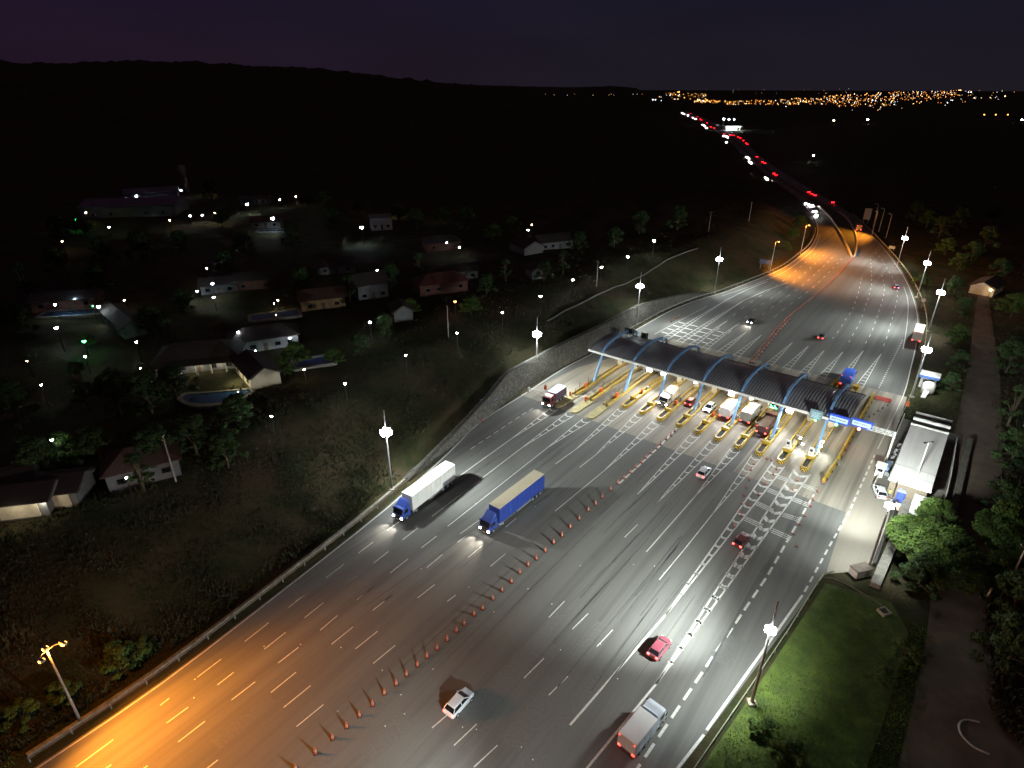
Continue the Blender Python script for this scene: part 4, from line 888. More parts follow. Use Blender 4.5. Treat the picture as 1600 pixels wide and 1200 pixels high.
# sodium lamps
def sodium(p, rz, lab, h, heads, lit, power, aim=(0, 1, -1.2), group='sodium lamp posts'):
    t = thing('sodium_lamp_post', lab, 'lamp post', p, rz, group)
    MB().tube([(0, 0, 0), (0, 0, h * .6), (0, 0, h)], [.16, .13, .09], 9).build('pole', M_POLE, t)
    for k in range(heads):
        x = (k - (heads - 1) / 2) * 1.15; y = .9 if heads == 1 or k != 1 else -.3
        MB().tube([(0, 0, h - .15), (x * .6, y * .4, h + .1), (x, y, h + .15)], .05, 6).build('arm', M_POLE, t)
        hd = MB().loft([[(x + a * .24, y - .3 + b * .9, h + .10 + c_) for a, c_ in ((-1, 0), (1, 0), (.6, .22), (-.6, .22))] for b in (0, .5, 1)]).build('lamp_head', M_GALV, t)
        if lit: MB().lathe([(.05, -.2), (.26, -.12), (.32, .02), (.24, .12), (.05, .16)], (x, y + .2, h + .1), 9).build('lens', M_HPS, hd)
    if lit: light('SPOT', power, SOD, (0, 1.5, h - .3), t, .35, aim, 138 if heads > 1 else 150, .6); light('POINT', 3600 if heads > 1 else 1500, SOD, (0, .2, h - .6), t, .3)
    return t
RDIR = head(PR)
p = g(125.8, 1127); p.z = 0; sodium(p, head(g(210, 1170) - p), 'orange sodium lamp post with three heads on the bottom left verge', 11.6, 3, True, 66000, (0, 2.3, -1))
for u, v, z, lab, pw in ((1212, 378, 12, 'orange sodium lamp post on the left verge far beyond the canopy', 62000), (1260, 352, 12, 'farther small orange sodium lamp post at the left of the bend', 62000)):
    p = g(u, v, z); p.z = max(h1(p.x, p.y), 0); sodium(p, head(g(u + 40, v + 50) - p), lab, 12 - p.z, 1, True, pw, (0, 1.4, -1))
for u, v, b, lab in ((1385, 352, 362, 'unlit lamp post nearest on the right of the bend'), (1374, 341, 352, 'unlit lamp post in the middle of three on the right of the bend'), (1365, 332, 344, 'unlit lamp post farthest on the right of the bend')):
    p = g(u - 1, b + 10); p.z = h1(p.x, p.y); t = sodium(p, head(-PR), lab, 11, 1, False, 0)
p = g(1362, 368); light('SPOT', 66000, SOD, (p.x, p.y, 11), None, .4, (-1.5, .2, -1), 118, .6)
t = thing('sodium_lamp_post', 'sodium lamp post lighting the right carriageway at the bend', 'lamp post', (p.x, p.y, 0), head(-PR), 'sodium lamp posts')
MB().tube([(0, 0, 0), (0, 0, 11.3)], [.15, .09], 8).build('pole', M_POLE, t); MB().bevbox((0, .6, 11.3), (.4, 1.0, .2), .04).build('lamp_head', M_GALV, t)

# ------------------------------------------------------------------ guardrails and edges
def guardrail(pts, lab, m=M_GALV, step=4.0, post_m=M_POLE, face=1):
    pts = resample(pts, 2.0); p0 = pts[0].copy(); t = thing('guardrail', lab, 'guardrail', p0)
    rings = []
    for i, p in enumerate(pts):
        d = pts[min(i + 1, len(pts) - 1)] - pts[max(i - 1, 0)]; d.z = 0; d.normalize(); q = Vector((d.y, -d.x, 0)) * face; o = p - p0
        prof = [(0, .42), (.07, .48), (.07, .54), (.0, .60), (.07, .66), (.07, .72), (0, .78), (-.03, .78), (.04, .69), (-.03, .60), (.04, .51), (-.03, .42)]
        rings.append([o + q * a + Vector((0, 0, b)) for a, b in prof])
    MB().loft(rings).build('rail', m, t)
    pp = resample(pts, step)[:99]
    for p in pp: 
        o = p - p0; MB().box((o.x, o.y, .36), (.12, .14, .76), random.uniform(-.1, .1)).build('post', post_m, t)
    return t
rusty = mat('weathered rail', (.16, .125, .10), (.09, .065, .05), .7, 1.5, .3)
guardrail(offs(EL, -1.0)[1:14], 'long weathered guardrail along the left edge of the near road', rusty, face=1)
guardrail([g(*p) for p in [(1060, 1243), (1088, 1200), (1170, 1080), (1230, 990), (1284, 903)]] + [g(1304, 896)], 'green tinted guardrail along the bottom right verge', mat('pale green rail', (.36, .40, .28), (.25, .28, .18), .6, 2, .3), face=-1)
guardrail(smooth_poly([g(*p) for p in [(1404, 660), (1424, 615), (1440, 560), (1447, 520), (1446, 490), (1436, 460), (1420, 430), (1400, 404), (1378, 380), (1356, 357), (1330, 334)]], 4), 'curving guardrail along the right verge beyond the canopy', mat('pale green rail', (.36, .4, .28)), face=-1)
guardrail(offs(EL, -.9)[26:55], 'guardrail along the left edge of the road beyond the canopy', M_GALV)
ML = smooth_poly([g(*p) for p in [(1332, 401), (1326, 387), (1315, 367), (1302, 346), (1297, 339), (1287, 329), (1277, 321)]], 3)
MRt = smooth_poly([g(*p) for p in [(1333, 401), (1337, 388), (1336, 370), (1331, 356), (1325, 346), (1318, 338), (1308, 331)]], 3)
MLF = ML + [g(*p) for p in [(1260, 309), (1237, 294), (1211, 276), (1186, 256), (1165, 237), (1145, 217), (1124, 203), (1098, 189), (1070, 177.2)]]
MRF = MRt + [g(*p) for p in [(1288, 318), (1260, 303), (1232, 287), (1205, 268), (1180, 248), (1157, 226), (1137, 209), (1112, 195), (1086, 183), (1071, 175.5)]]
strip(MLF, MRF, .02, 'median_grass', mat('median grass', (.05, .06, .02), (.03, .035, .015), .95, .4), 70)
def low_wall(pts, lab, h=.8, m=None, name='median_barrier', cat='barrier'):
    p0 = pts[0].copy(); t = thing(name, lab, cat, p0); rings = []
    for i, p in enumerate(pts):
        d = pts[min(i + 1, len(pts) - 1)] - pts[max(i - 1, 0)]; d.normalize(); q = Vector((d.y, -d.x, 0)); o = p - p0
        rings.append([o - q * .3, o + q * .3, o + q * .12 + Vector((0, 0, h)), o - q * .12 + Vector((0, 0, h))])
    MB().loft(rings).build('wall', m or mat('barrier concrete', (.45, .43, .4), (.35, .33, .3), .85, 1), t); return t
low_wall(resample(offs(ML, -.4), 4), 'left concrete median barrier where the road divides'); low_wall(resample(offs(MRt, .4), 4), 'right concrete median barrier where the road divides')
# drain kerbs on the left
kb = offs(EL, -2.1)[1:26]; mb = MB()
for a, b in zip(kb, kb[1:]): mb.bar((a.x, a.y, .08), (b.x, b.y, .08), .5, .22)
tag(mb.build('drain_kerb', mat('old kerb concrete', (.30, .28, .24), (.16, .15, .12), .9, 1)), 'concrete drain kerb behind the left guardrail', 'kerb')
# ------------------------------------------------------------------ stone retaining wall
wl = smooth_poly([Vector((p.x, p.y, 0)) for p in WALL], 6); hs = list(np.interp([to_pl(p)[0] for p in wl], W_A, WALL_H)); mb = MB(); rings = []
for i, (p, h_) in enumerate(zip(wl, hs)):
    d = wl[min(i + 1, len(wl) - 1)] - wl[max(i - 1, 0)]; d.z = 0; d.normalize(); q = Vector((-d.y, d.x, 0))   # to the hill side
    rings.append([p + Vector((0, 0, -.3)), p + q * (.12 * h_) + Vector((0, 0, h_)), p + q * (.12 * h_ + 1.2) + Vector((0, 0, h_ + .05)), p + q * 2.6 + Vector((0, 0, -.3))])
rw = thing('retaining_wall', 'long rubble stone retaining wall along the left side of the toll plaza', 'wall', wl[0]); 
mb.loft([[q - wl[0] for q in r_] for r_ in rings]); mb.build('wall', M_STONE, rw)
mb = MB()
for i in range(len(wl) - 1):
    a, b = rings[i], rings[i + 1]; mb.bar(a[1] - wl[0] + (a[2] - a[1]) * .3 + Vector((0, 0, .12)), b[1] - wl[0] + (b[2] - b[1]) * .3 + Vector((0, 0, .12)), .55, .2)
mb.build('coping', mat('dark coping', (.06, .058, .05), (.03, .03, .028), .9, 1), rw)
# blue kiosk on the left shoulder
p = g(768, 641); t = thing('kiosk', 'small blue kiosk with overhanging roof on the left shoulder under the stone wall', 'kiosk', (p.x - .6, p.y + .3, 0), PLAZA)
b = MB(); b.box((0, .8, 1.2), (1.7, .12, 2.4)); b.box((-.8, 0, 1.2), (.12, 1.6, 2.4)); b.box((.8, .35, 1.2), (.12, .9, 2.4)); b.box((0, -.8, .5), (1.7, .12, 1.0)); b.build('wall', mat('kiosk blue', (.07, .16, .28)), t)
MB().bevbox((0, 0, 2.52), (2.7, 2.7, .24), .06).build('roof', mat('kiosk roof', (.12, .24, .36), (.08, .18, .28)), t)
for x, y in ((-1.15, -1.15), (1.15, -1.15), (.8, -.78)): MB().box((x, y, 1.2), (.1, .1, 2.4)).build('post', M_BLUE, t)
p = g(826, 612); t = thing('barrier_gate', 'lowered white barrier arm across the far left lane', 'barrier', (p.x, p.y, 0), PLAZA)
MB().bevbox((0, 0, .6), (.4, .4, 1.2), .05).build('gate_post', M_WALLW, t); MB().bar((.2, 0, 1.0), (5.0, .3, 1.0), .07, .1).build('gate_arm', mat('barrier white', (.8, .78, .75)), t)
p = g(852, 608); t = thing('gate_post', 'orange gate post at the end of the barrier arm in the far left lane', 'post', (p.x, p.y, 0), PLAZA)
MB().bevbox((0, 0, .5), (.5, .5, 1.0), .06).build('housing', M_ORNG, t); MB().box((0, 0, 1.06), (.3, .3, .12)).build('cap', M_BLACK, t)

# ------------------------------------------------------------------ office building and yard on the right
def rect_pl(a0, a1, l0, l1): return [(l0, a0), (l1, a0), (l1, a1), (l0, a1)]
of = thing('toll_office', 'long flat white roofed toll office on the right of the plaza', 'building', pl(0, 0), PLAZA)
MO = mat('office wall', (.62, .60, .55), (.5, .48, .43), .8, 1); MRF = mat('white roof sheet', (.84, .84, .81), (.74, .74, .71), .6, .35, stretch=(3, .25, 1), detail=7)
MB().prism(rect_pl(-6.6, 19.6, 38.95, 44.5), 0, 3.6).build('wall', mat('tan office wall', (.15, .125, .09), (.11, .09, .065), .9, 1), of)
MB().prism(rect_pl(-7.25, 16.6, 38.6, 44.9), 3.6, 3.84).build('roof', MRF, of)
mb = MB(); mb.box((41.75, 19.9, 3.9), (6.4, .5, .5)); mb.box((41.75, 16.9, 3.95), (6.4, .35, .3)); mb.box((41.75, 24.1, 3.4), (6.4, .35, .4)); mb.build('parapet', MRF, of)
MB().prism(rect_pl(20.2, 23.9, 38.6, 44.9), 0, 3.0).build('annex_roof', mat('dark flat roof', (.10, .10, .105), (.06, .06, .065), .8, 1), of)
MB().prism(rect_pl(17.1, 19.6, 38.7, 44.8), 3.61, 3.66).build('dark_roof_strip', mat('dark flat roof', (.1, .1, .105)), of)
mb = MB(); mb.box((38.62, -1.0, 3.87), (.14, 12, .1)); mb.box((41.75, -1.2, 3.86), (6.2, .06, .04)); mb.box((41.75, -4.1, 3.86), (6.2, .05, .03)); mb.build('roof_seam', M_GALV, of)
for y in (-4.5, -1, 2.5, 6, 9.5, 13):
    w_ = MB().box((38.93, y, 1.9), (.08, 1.8, 1.2)).build('window', M_WALLW, of); MB().box((38.88, y, 1.9), (.05, 1.6, 1.0)).build('pane', M_GLASS, w_)
d_ = MB().box((41.0, -6.63, 1.1), (1.1, .08, 2.2)).build('door', M_BLUED, of); MB().box((41.4, -6.7, 1.1), (.06, .06, .2)).build('handle', M_GALV, d_)
MB().prism(rect_pl(-9.6, -7.3, 42.9, 45.0), 0, 2.7).build('porch_block', MRF, of)
for k, (a, l, s) in enumerate([(9.5, 37.9, 1.0), (8.0, 38.0, .8), (6.6, 37.8, .9), (3.2, 37.9, 1.3), (0.5, 37.9, .8), (12.5, 38.0, .9)]):
    t = thing('air_unit', 'grey air conditioning unit between the office and the road, %s from the near end' % nth({2: 3, 3: 2, 4: 1, 1: 4, 0: 5, 5: 6}[k]), 'air unit', pl(a, l), PLAZA, 'air units beside the office')
    MB().bevbox((0, 0, .55 * s), (.7, 1.1 * s, 1.1 * s), .05).build('casing', M_GALV, t); MB().lathe([(.36 * s, -.02), (.36 * s, .02), (.12 * s, .03)], (-.36, 0, .58 * s), 12, 'x').build('fan_grille', M_BLACK, t)
p = pl(3.4, 37.6); t = thing('storage_container', 'dark blue grey cabinet beside the gantry post', 'cabinet', pl(2.0, 37.55), PLAZA)
MB().bevbox((0, 0, .8), (.8, 2.6, 1.6), .05).build('body', mat('slate blue paint', (.10, .16, .26), (.07, .12, .2)), t); 
for y in (-.65, .65): MB().box((-.42, y, .8), (.04, 1.2, 1.4)).build('door', mat('slate blue door', (.12, .18, .28)), t)
p = g(1373, 742); t = thing('cabin', 'small white gate cabin at the near end of the office kerb', 'cabin', (p.x, p.y, 0), PLAZA)
MB().bevbox((0, 0, 1.05), (1.3, 1.7, 2.1), .05).build('wall', M_WALLW, t); MB().box((0, -.86, 1.5), (.9, .04, .6)).build('window', M_GLASS, t); MB().bevbox((0, 0, 2.2), (1.7, 2.1, .18), .05).build('roof', MRF, t); MB().box((-.66, .1, .95), (.04, .75, 1.8)).build('door', M_GALV, t)
# low wall between road and office, with white handrail, and the fence behind
def rail_fence(pts, lab, h, m, step=2.4, wall_h_=0.0, wm=None, name='fence'):
    p0 = pts[0].copy(); t = thing(name, lab, 'fence', p0)
    if wall_h_:
        mb = MB()
        for a, b in zip(pts, pts[1:]): mb.bar(a - p0 + Vector((0, 0, wall_h_ / 2)), b - p0 + Vector((0, 0, wall_h_ / 2)), .28, wall_h_)
        mb.build('base_wall', wm or MO, t)
    for k, zz_ in enumerate((h, (h + wall_h_) / 2)):
        mb = MB()
        for a, b in zip(pts, pts[1:]): mb.bar(a - p0 + Vector((0, 0, zz_)), b - p0 + Vector((0, 0, zz_)), .09, .09)
        mb.build('rail', m, t)
    for p in resample(pts, step)[:95]: o = p - p0; MB().box((o.x, o.y, h / 2), (.08, .08, h)).build('post', m, t)
    return t
rail_fence([pl(-6.0, 36.75), pl(10, 36.75), pl(27, 36.6)], 'low wall with white handrail between the road and the office', 1.2, M_WALLW, 3, .7, mat('old wall render', (.30, .27, .2), (.2, .18, .13), .9, 1))
rail_fence([pl(-12, 47.2), pl(5, 47.2), pl(22, 46.6)], 'white rail fence along the ditch behind the office', 1.3, M_WALLW, 3, .9, mat('ditch concrete', (.25, .235, .2), (.16, .15, .12), .9, 1))
MB_ = MB(); MB_.prism(rect_pl(-14, 24, 48.2, 49.2), -.2, .9); yw = MB_.build('boundary_wall', mat('mossy block wall', (.12, .115, .09), (.06, .06, .045), .9, 1.3, bump=.4)); yw.location = pl(0, 0); yw.rotation_euler = (0, 0, PLAZA); tag(yw, 'low mossy boundary wall between the office yard and the earth road', 'wall')
# yard paving behind the office
sheet([pl(-6.9, 36.9), pl(27, 36.7), pl(26, 47.5), pl(-7.0, 47.5)], .017, 'office_yard', mat('yard paving', (.16, .15, .13), (.09, .085, .075), .9, .6))
# lay-by edge wall with dark top, running to the bottom
lw = [g(*p) for p in [(1366, 884), (1378, 850), (1394, 806), (1404, 778)]]; lw2 = [g(*p) for p in [(1366, 918), (1388, 866), (1400, 836), (1414, 792), (1420, 772)]]
low_wall(lw, 'dark kerb wall along the right side of the pale lay-by', .55, mat('dark kerb wall', (.06, .058, .055), (.035, .034, .032), .9, 1), 'kerb_wall', 'wall')
mb = MB()
for a, b in zip(lw2, lw2[1:]): mb.bar((a.x, a.y, .35), (b.x, b.y, .35), 1.3, .8)
tag(mb.build('retaining_wall', mat('grey block wall', (.26, .25, .22), (.17, .16, .14), .9, 1.2, bump=.3)), 'grey block wall beside the big tree at the foot of the lay-by', 'wall')
for P_, lab in (([(1284, 903), (1300, 905), (1330, 918), (1368, 940), (1386, 955)], 'thin dark drainage pipe crossing the green verge'),):
    tag(MB().tube([g(*p) + Vector((0, 0, .12)) for p in P_], .13, 8).build('drain_pipe', mat('rusty pipe', (.10, .085, .05), (.06, .05, .035), .8, 2)), lab, 'pipe')
p = g(1381, 957); t = thing('drain_box', 'small concrete drain box at the end of the pipe on the verge', 'drain', (p.x, p.y, 0), .3)
b = MB(); 
for x, y, dx, dy in ((0, .55, 1.4, .16), (0, -.55, 1.4, .16), (.62, 0, .16, .94), (-.62, 0, .16, .94)): b.box((x, y, .12), (dx, dy, .5))
b.build('wall', M_KERB, t); MB().box((0, 0, .1), (1.1, .92, .06)).build('grate', M_BLACK, t)
# white utility box
p = g(1343, 897); t = thing('utility_box', 'white utility hut with brown flat roof at the corner of the verge', 'hut', (p.x, p.y, 0), head(g(1372, 893) - g(1330, 903)) + R(90))
MB().bevbox((0, 0, .62), (2.7, 1.5, 1.25), .04).build('wall', M_WALLW, t); MB().bevbox((0, 0, 1.31), (2.9, 1.7, .14), .04).build('roof', mat('brown roof', (.16, .13, .10), (.1, .085, .07), .9, 2), t); MB().box((.5, -.76, .6), (.8, .03, .95)).build('door', M_GALV, t)
# blue portable cabin and white lamp boxes by the mast
p = g(1405, 782); t = thing('portable_toilet', 'blue portable cabin at the right edge of the lay-by', 'portable cabin', (p.x, p.y, 0), PLAZA)
MB().bevbox((0, 0, 1.05), (1.25, 1.3, 2.1), .08).build('body', mat('cabin blue', (.03, .06, .38), (.025, .05, .3), .5), t); MB().bevbox((0, 0, 2.2), (1.35, 1.4, .22), .1).build('roof', mat('pale cabin roof', (.30, .38, .62), (.25, .32, .55)), t); MB().box((0, -.66, 1.0), (.8, .04, 1.8)).build('door', mat('cabin door blue', (.04, .08, .5)), t)
p = g(1401, 795); t = thing('crate', 'pale pink plastic crate standing beside the blue cabin', 'crate', (p.x, p.y, 0), PLAZA)
MB().bevbox((0, 0, .45), (.7, .8, .9), .06).build('body', mat('pale pink plastic', (.6, .42, .36)), t); MB().bevbox((0, 0, .94), (.78, .88, .1), .03).build('lid', M_WALLW, t)
# T topped pole on the office
p = g(1424, 768); t = thing('lamp_post', 'slim unlit lamp post with a T shaped top at the corner of the office', 'lamp post', (p.x, p.y, 0), R(100))
MB().tube([(0, 0, 0), (0, 0, 10.3)], [.12, .07], 8).build('pole', M_WALLW, t); MB().bar((0, -.75, 10.3), (0, .75, 10.3), .12, .1).build('crossarm', M_BLACK, t)
for s in (-.75, .75): MB().bevbox((0, s, 10.25), (.3, .3, .22), .04).build('lamp_head', M_BLACK, t)
# tank kiosk beyond the office
p = g(1447, 606); t = thing('pump_house', 'blue banded canopy hut with white water tank beyond the office', 'hut', (p.x, p.y, 0), PLAZA)
b = MB(); b.box((0, .6, 1.3), (3.2, 2.0, 2.6)); b.build('wall', mat('pump house wall', (.45, .44, .4)), t); MB().bevbox((0, .6, 3.05), (4.0, 3.0, .7), .06).build('fascia', mat('pump house blue', (.07, .17, .5), (.06, .14, .4)), t); MB().bevbox((0, .6, 3.45), (4.1, 3.1, .14), .05).build('roof', MRF, t)
MB().box((-.6, -.42, 1.1), (.9, .06, 2.1)).build('door', M_BLACK, t)
tk = MB().lathe([(.2, 0), (1.35, .05), (1.35, 2.2), (1.0, 2.6), (.3, 2.75), (.05, 2.78)], (.5, -2.9, 0), 20).build('water_tank', M_WALLW, t, True)
MB().loft([[(-.1, -4.2, .9), (.9, -4.2, .9), (.9, -4.2, 1.05), (-.1, -4.2, 1.05)], [(-.3, -6.8, .1), (.7, -6.8, .1), (.7, -6.8, .25), (-.3, -6.8, .25)]]).build('ramp', MRF, t)
# the roof gets its brightness from the spot added at the office mast
# road signs
def disc_sign(u, v, lab):
    p = g(u, v, 2.6); t = thing('speed_sign', lab, 'road sign', (p.x, p.y, 0), PLAZA + R(10))
    MB().tube([(0, 0, 0), (0, 0, 3.1)], .06, 8).build('post', M_POLE, t); d = MB().lathe([(.75, -.02), (.75, .02)], n=20).build('disc', M_RED, t); d.rotation_euler = (R(90), 0, 0); d.location = (0, -.1, 2.6)
    i = MB().lathe([(.56, -.02), (.56, .02)], n=20).build('face', M_WALLW, d); i.location = (0, 0, .03); text('40', .6, t, (0, -.16, 2.6), (R(90), 0, 0), M_INK)
disc_sign(1443, 469, 'round red and white speed sign on the right verge')
p = g(1194, 421); p.z = max(0, h1(p.x, p.y)); t = thing('road_sign', 'wide blue road sign on posts on the left bank below the sodium lamp', 'road sign', p, PLAZA)
MB().bevbox((0, 0, 3.0), (4.6, .15, 1.7), .04).build('panel', mat('dull sign blue', (.06, .09, .16), (.05, .07, .13)), t)
for s in (-1.7, 1.7): MB().box((s, .12, 1.6), (.14, .14, 3.2)).build('post', M_POLE, t)
p = g(1352, 349); t = thing('road_sign', 'tall narrow grey sign panel at the end of the right carriageway', 'road sign', (p.x, p.y, 0), PLAZA + R(12))
MB().bevbox((0, 0, 4.8), (3.2, .2, 5.6), .05).build('panel', mat('grey sign', (.4, .38, .36), (.32, .3, .28)), t)
for s in (-1, 1): MB().box((s, .2, 1.2), (.2, .2, 2.8)).build('post', M_POLE, t)
p = g(1392, 393); t = thing('road_sign', 'small pale sign plate on the right verge in front of the farthest mast', 'road sign', (p.x, p.y, 0), PLAZA)
MB().bevbox((0, 0, 1.8), (2.4, .12, 1.2), .03).build('panel', mat('pale sign', (.35, .42, .38)), t)
for s in (-.8, .8): MB().box((s, .12, .9), (.1, .1, 1.8)).build('post', M_POLE, t)

# ------------------------------------------------------------------ person in the lay-by
def person(p, rz):
    t = thing('person', 'person in a yellow high visibility vest standing beside the silver car', 'person', p, rz)
    J = {}; pts = []; rad = []; ed = []
    def j(n, co, r, par=None):
        J[n] = len(pts); pts.append(co); rad.append(r)
        if par is not None: ed.append((J[par], J[n]))
    j('pelvis', (0, 0, .95), .13); j('waist', (0, 0, 1.1), .125, 'pelvis'); j('chest', (0, .01, 1.32), .15, 'waist'); j('neck', (0, 0, 1.48), .06, 'chest'); j('chin', (0, .02, 1.56), .075, 'neck'); j('head', (0, .02, 1.66), .098, 'chin'); j('crown', (0, 0, 1.74), .06, 'head')
    for s, n in ((-1, 'L'), (1, 'R')):
        j('sh' + n, (s * .18, 0, 1.41), .065, 'chest'); j('el' + n, (s * .27, -.03, 1.14), .047, 'sh' + n); j('wr' + n, (s * .29, .09, .91), .03, 'el' + n); j('pa' + n, (s * .29, .12, .83), .03, 'wr' + n)
        for k in range(4): j('f%d%s' % (k, n), (s * (.265 + .018 * k), .13, .785), .009, 'pa' + n); j('g%d%s' % (k, n), (s * (.265 + .018 * k), .12, .745 - .006 * (k % 3)), .008, 'f%d%s' % (k, n))
        j('th' + n, (s * .25, .16, .83), .010, 'pa' + n)
        j('hip' + n, (s * .1, 0, .88), .095, 'pelvis'); j('kn' + n, (s * .115, .03, .5), .062, 'hip' + n); j('an' + n, (s * .12, -.01, .09), .042, 'kn' + n); j('toe' + n, (s * .13, .16, .045), .038, 'an' + n)
    me = bpy.data.meshes.new('body'); me.from_pydata(pts, ed, []); o = bpy.data.objects.new('body', me); col.objects.link(o)
    md = o.modifiers.new('skin', 'SKIN'); sv = me.skin_vertices[0].data
    for i, r in enumerate(rad): sv[i].radius = (r, r * (.8 if i in (0, 1, 2) else 1)); sv[i].use_root = i == 0
    s2 = o.modifiers.new('sub', 'SUBSURF'); s2.levels = 1; s2.render_levels = 1
    dg = bpy.context.evaluated_depsgraph_get(); me2 = bpy.data.meshes.new_from_object(o.evaluated_get(dg)); bpy.data.objects.remove(o)
    o = bpy.data.objects.new('body', me2); col.objects.link(o); o.parent = t
    sk = mat('skin', (.30, .17, .11)); me2.materials.clear(); me2.materials.append(sk); me2.materials.append(mat('navy trousers', (.02, .025, .05))); me2.materials.append(mat('work boots', (.02, .017, .015))); me2.materials.append(mat('grey shirt', (.3, .3, .3)))
    for f in me2.polygons: z = f.center.z; x = abs(f.center.x); f.material_index = 2 if z < .1 else (1 if z < .98 and x < .22 else (3 if z > .98 and z < 1.47 else 0)); f.use_smooth = True
    rings = [[(a * math.cos(q), .012 + b * math.sin(q), z) for q in np.linspace(0, 2 * math.pi, 15)[:-1]] for a, b, z in ((.185, .15, .93), (.175, .14, 1.1), (.205, .165, 1.3), (.19, .14, 1.43), (.09, .09, 1.49))]
    MB().loft(rings, False).build('vest', mat('hi vis yellow', (.75, .85, .06), (.65, .75, .05)), t, True)
    MB().loft([[(a * 1.01, b * 1.01, c) for a, b, c in [(x * .19, .012 + y * .152, z) for x, y in [(math.cos(q), math.sin(q)) for q in np.linspace(0, 2 * math.pi, 15)[:-1]]]] for z in (1.13, 1.18)], False).build('reflective_band', M_WALLW, t)
    MB().lathe([(.104, 1.655), (.108, 1.70), (.085, 1.755), (.03, 1.775), (.005, 1.777)], (0, .012, 0), 12).build('hair', mat('dark hair', (.015, .012, .01)), t, True)
    hd = MB(); hd.bevbox((0, .118, 1.635), (.03, .04, .05), .01); hd.build('nose', sk, t)
    MB().box((0, .112, 1.585), (.05, .012, .012)).build('mouth', mat('lips', (.25, .1, .08)), t)
    for s in (-1, 1): MB().lathe([(.004, -.012), (.012, 0), (.004, .012)], (s * .036, .108, 1.668), 8).build('eye', mat('eye white', (.6, .6, .6)), t); MB().bevbox((s * .1, .01, 1.65), (.02, .045, .065), .008).build('ear', sk, t)
p = g(1387.5, 777); person((p.x, p.y, .01), head(g(1376, 770) - p))

# ------------------------------------------------------------------ trees
def leaves_mesh(centers, radii, per, size, flat=.7):
    """leaf quads scattered through clumps"""
    vs = []; n = sum(per)
    C_ = np.repeat(np.array(centers), per, axis=0); Rr = np.repeat(np.array(radii), per)
    d = rng.normal(size=(n, 3)); d /= np.linalg.norm(d, axis=1)[:, None]; rad = Rr * rng.uniform(.35, 1.0, n) ** .6
    P_ = C_ + d * rad[:, None] * np.array([1, 1, flat])
    nrm = d + rng.normal(scale=.6, size=(n, 3)) + np.array([0, 0, .6]); nrm /= np.linalg.norm(nrm, axis=1)[:, None]
    t1 = np.cross(nrm, rng.normal(size=(n, 3))); t1 /= np.linalg.norm(t1, axis=1)[:, None] + 1e-9; t2 = np.cross(nrm, t1)
    s = size * rng.uniform(.6, 1.35, n)[:, None]
    V_ = np.stack([P_ - t1 * s, P_ + t2 * s * .55, P_ + t1 * s, P_ - t2 * s * .55], 1).reshape(-1, 3)
    F_ = np.arange(4 * n).reshape(-1, 4)
    return V_, F_
def np_obj(name, V_, F_, m, parent=None):
    me = bpy.data.meshes.new(name); me.vertices.add(len(V_)); me.vertices.foreach_set('co', V_.astype(np.float32).ravel())
    k = F_.shape[1]; me.loops.add(F_.size); me.loops.foreach_set('vertex_index', F_.astype(np.int32).ravel()); me.polygons.add(len(F_))
    me.polygons.foreach_set('loop_start', np.arange(0, F_.size, k, dtype=np.int32)); me.polygons.foreach_set('loop_total', np.full(len(F_), k, np.int32)); me.update(calc_edges=True)
    me.materials.append(m); o = bpy.data.objects.new(name, me); col.objects.link(o)
    if parent: o.parent = parent
    return o
def make_tree(name, h, spread, nclump, per, leaf, m, seed, low=.35, flat=.6, umbrella=False):
    rs_ = np.random.default_rng(seed); t = thing(name, '', 'tree'); cs, rr, pr = [], [], []; limbs = []
    for k in range(nclump):
        q = rs_.uniform(0, 2 * math.pi); e = math.sqrt(rs_.uniform(0, 1)) * spread
        if umbrella: z = h * (.62 + .34 * (1 - (e / spread) ** 2) ** .5 * rs_.uniform(.75, 1.0)) - rs_.uniform(0, .12) * h
        else: z = h * (low + (1 - low) * rs_.uniform(0, 1) ** .8); e *= (1.05 - .75 * ((z / h - low) / (1 - low)) ** 1.6)
        r = spread * rs_.uniform(.16, .30); cs.append((e * math.cos(q), e * math.sin(q), z)); rr.append(r); pr.append(int(per * rs_.uniform(.6, 1.4)))
    V_, F_ = leaves_mesh(cs, rr, pr, leaf, flat); np_obj('crown', V_, F_, m, t)
    mb = MB(); mb.tube([(0, 0, -.4), (.1, .05, h * .25), (.05, -.1, h * .5)], [h * .034, h * .027, h * .017], 8)
    for k in range(0, nclump, max(1, nclump // 9)):
        c = Vector(cs[k]); z0 = h * rs_.uniform(.22, .45); mb.tube([(.08, 0, z0), (c.x * .5, c.y * .5, z0 + (c.z - z0) * .62), tuple(c)], [h * .016, h * .010, h * .004], 6)
    mb.build('trunk', M_BARK, t, True); return t
PROTO = {}
def tree(kind, p, s, lab, group=None):
    if kind not in PROTO:
        PROTO[kind] = {'wide': lambda: make_tree('shade_tree', 9, 7.2, 120, 330, .21, M_LEAF, 3, flat=.5, umbrella=True), 'bushy': lambda: make_tree('bushy_tree', 7, 3.8, 60, 260, .18, M_LEAF, 5, .25), 'dark': lambda: make_tree('dark_tree', 8, 4.2, 36, 130, .26, M_LEAFD, 9, .2), 'slim': lambda: make_tree('slim_tree', 9, 2.4, 26, 110, .22, M_LEAFD, 12, .2), 'bush': lambda: make_tree('round_bush', 2.6, 2.2, 24, 130, .14, M_LEAF, 15, .15)}[kind]()
        o = PROTO[kind]; o['label'] = lab; o.location = p; o.rotation_euler.z = random.uniform(0, 6)
        if group: o['group'] = group
    else: o = dup(PROTO[kind], lab, p, random.uniform(0, 6), group)
    if not group and 'group' in o: del o['group']
    o.scale = (s, s, s * random.uniform(.9, 1.1)); return o
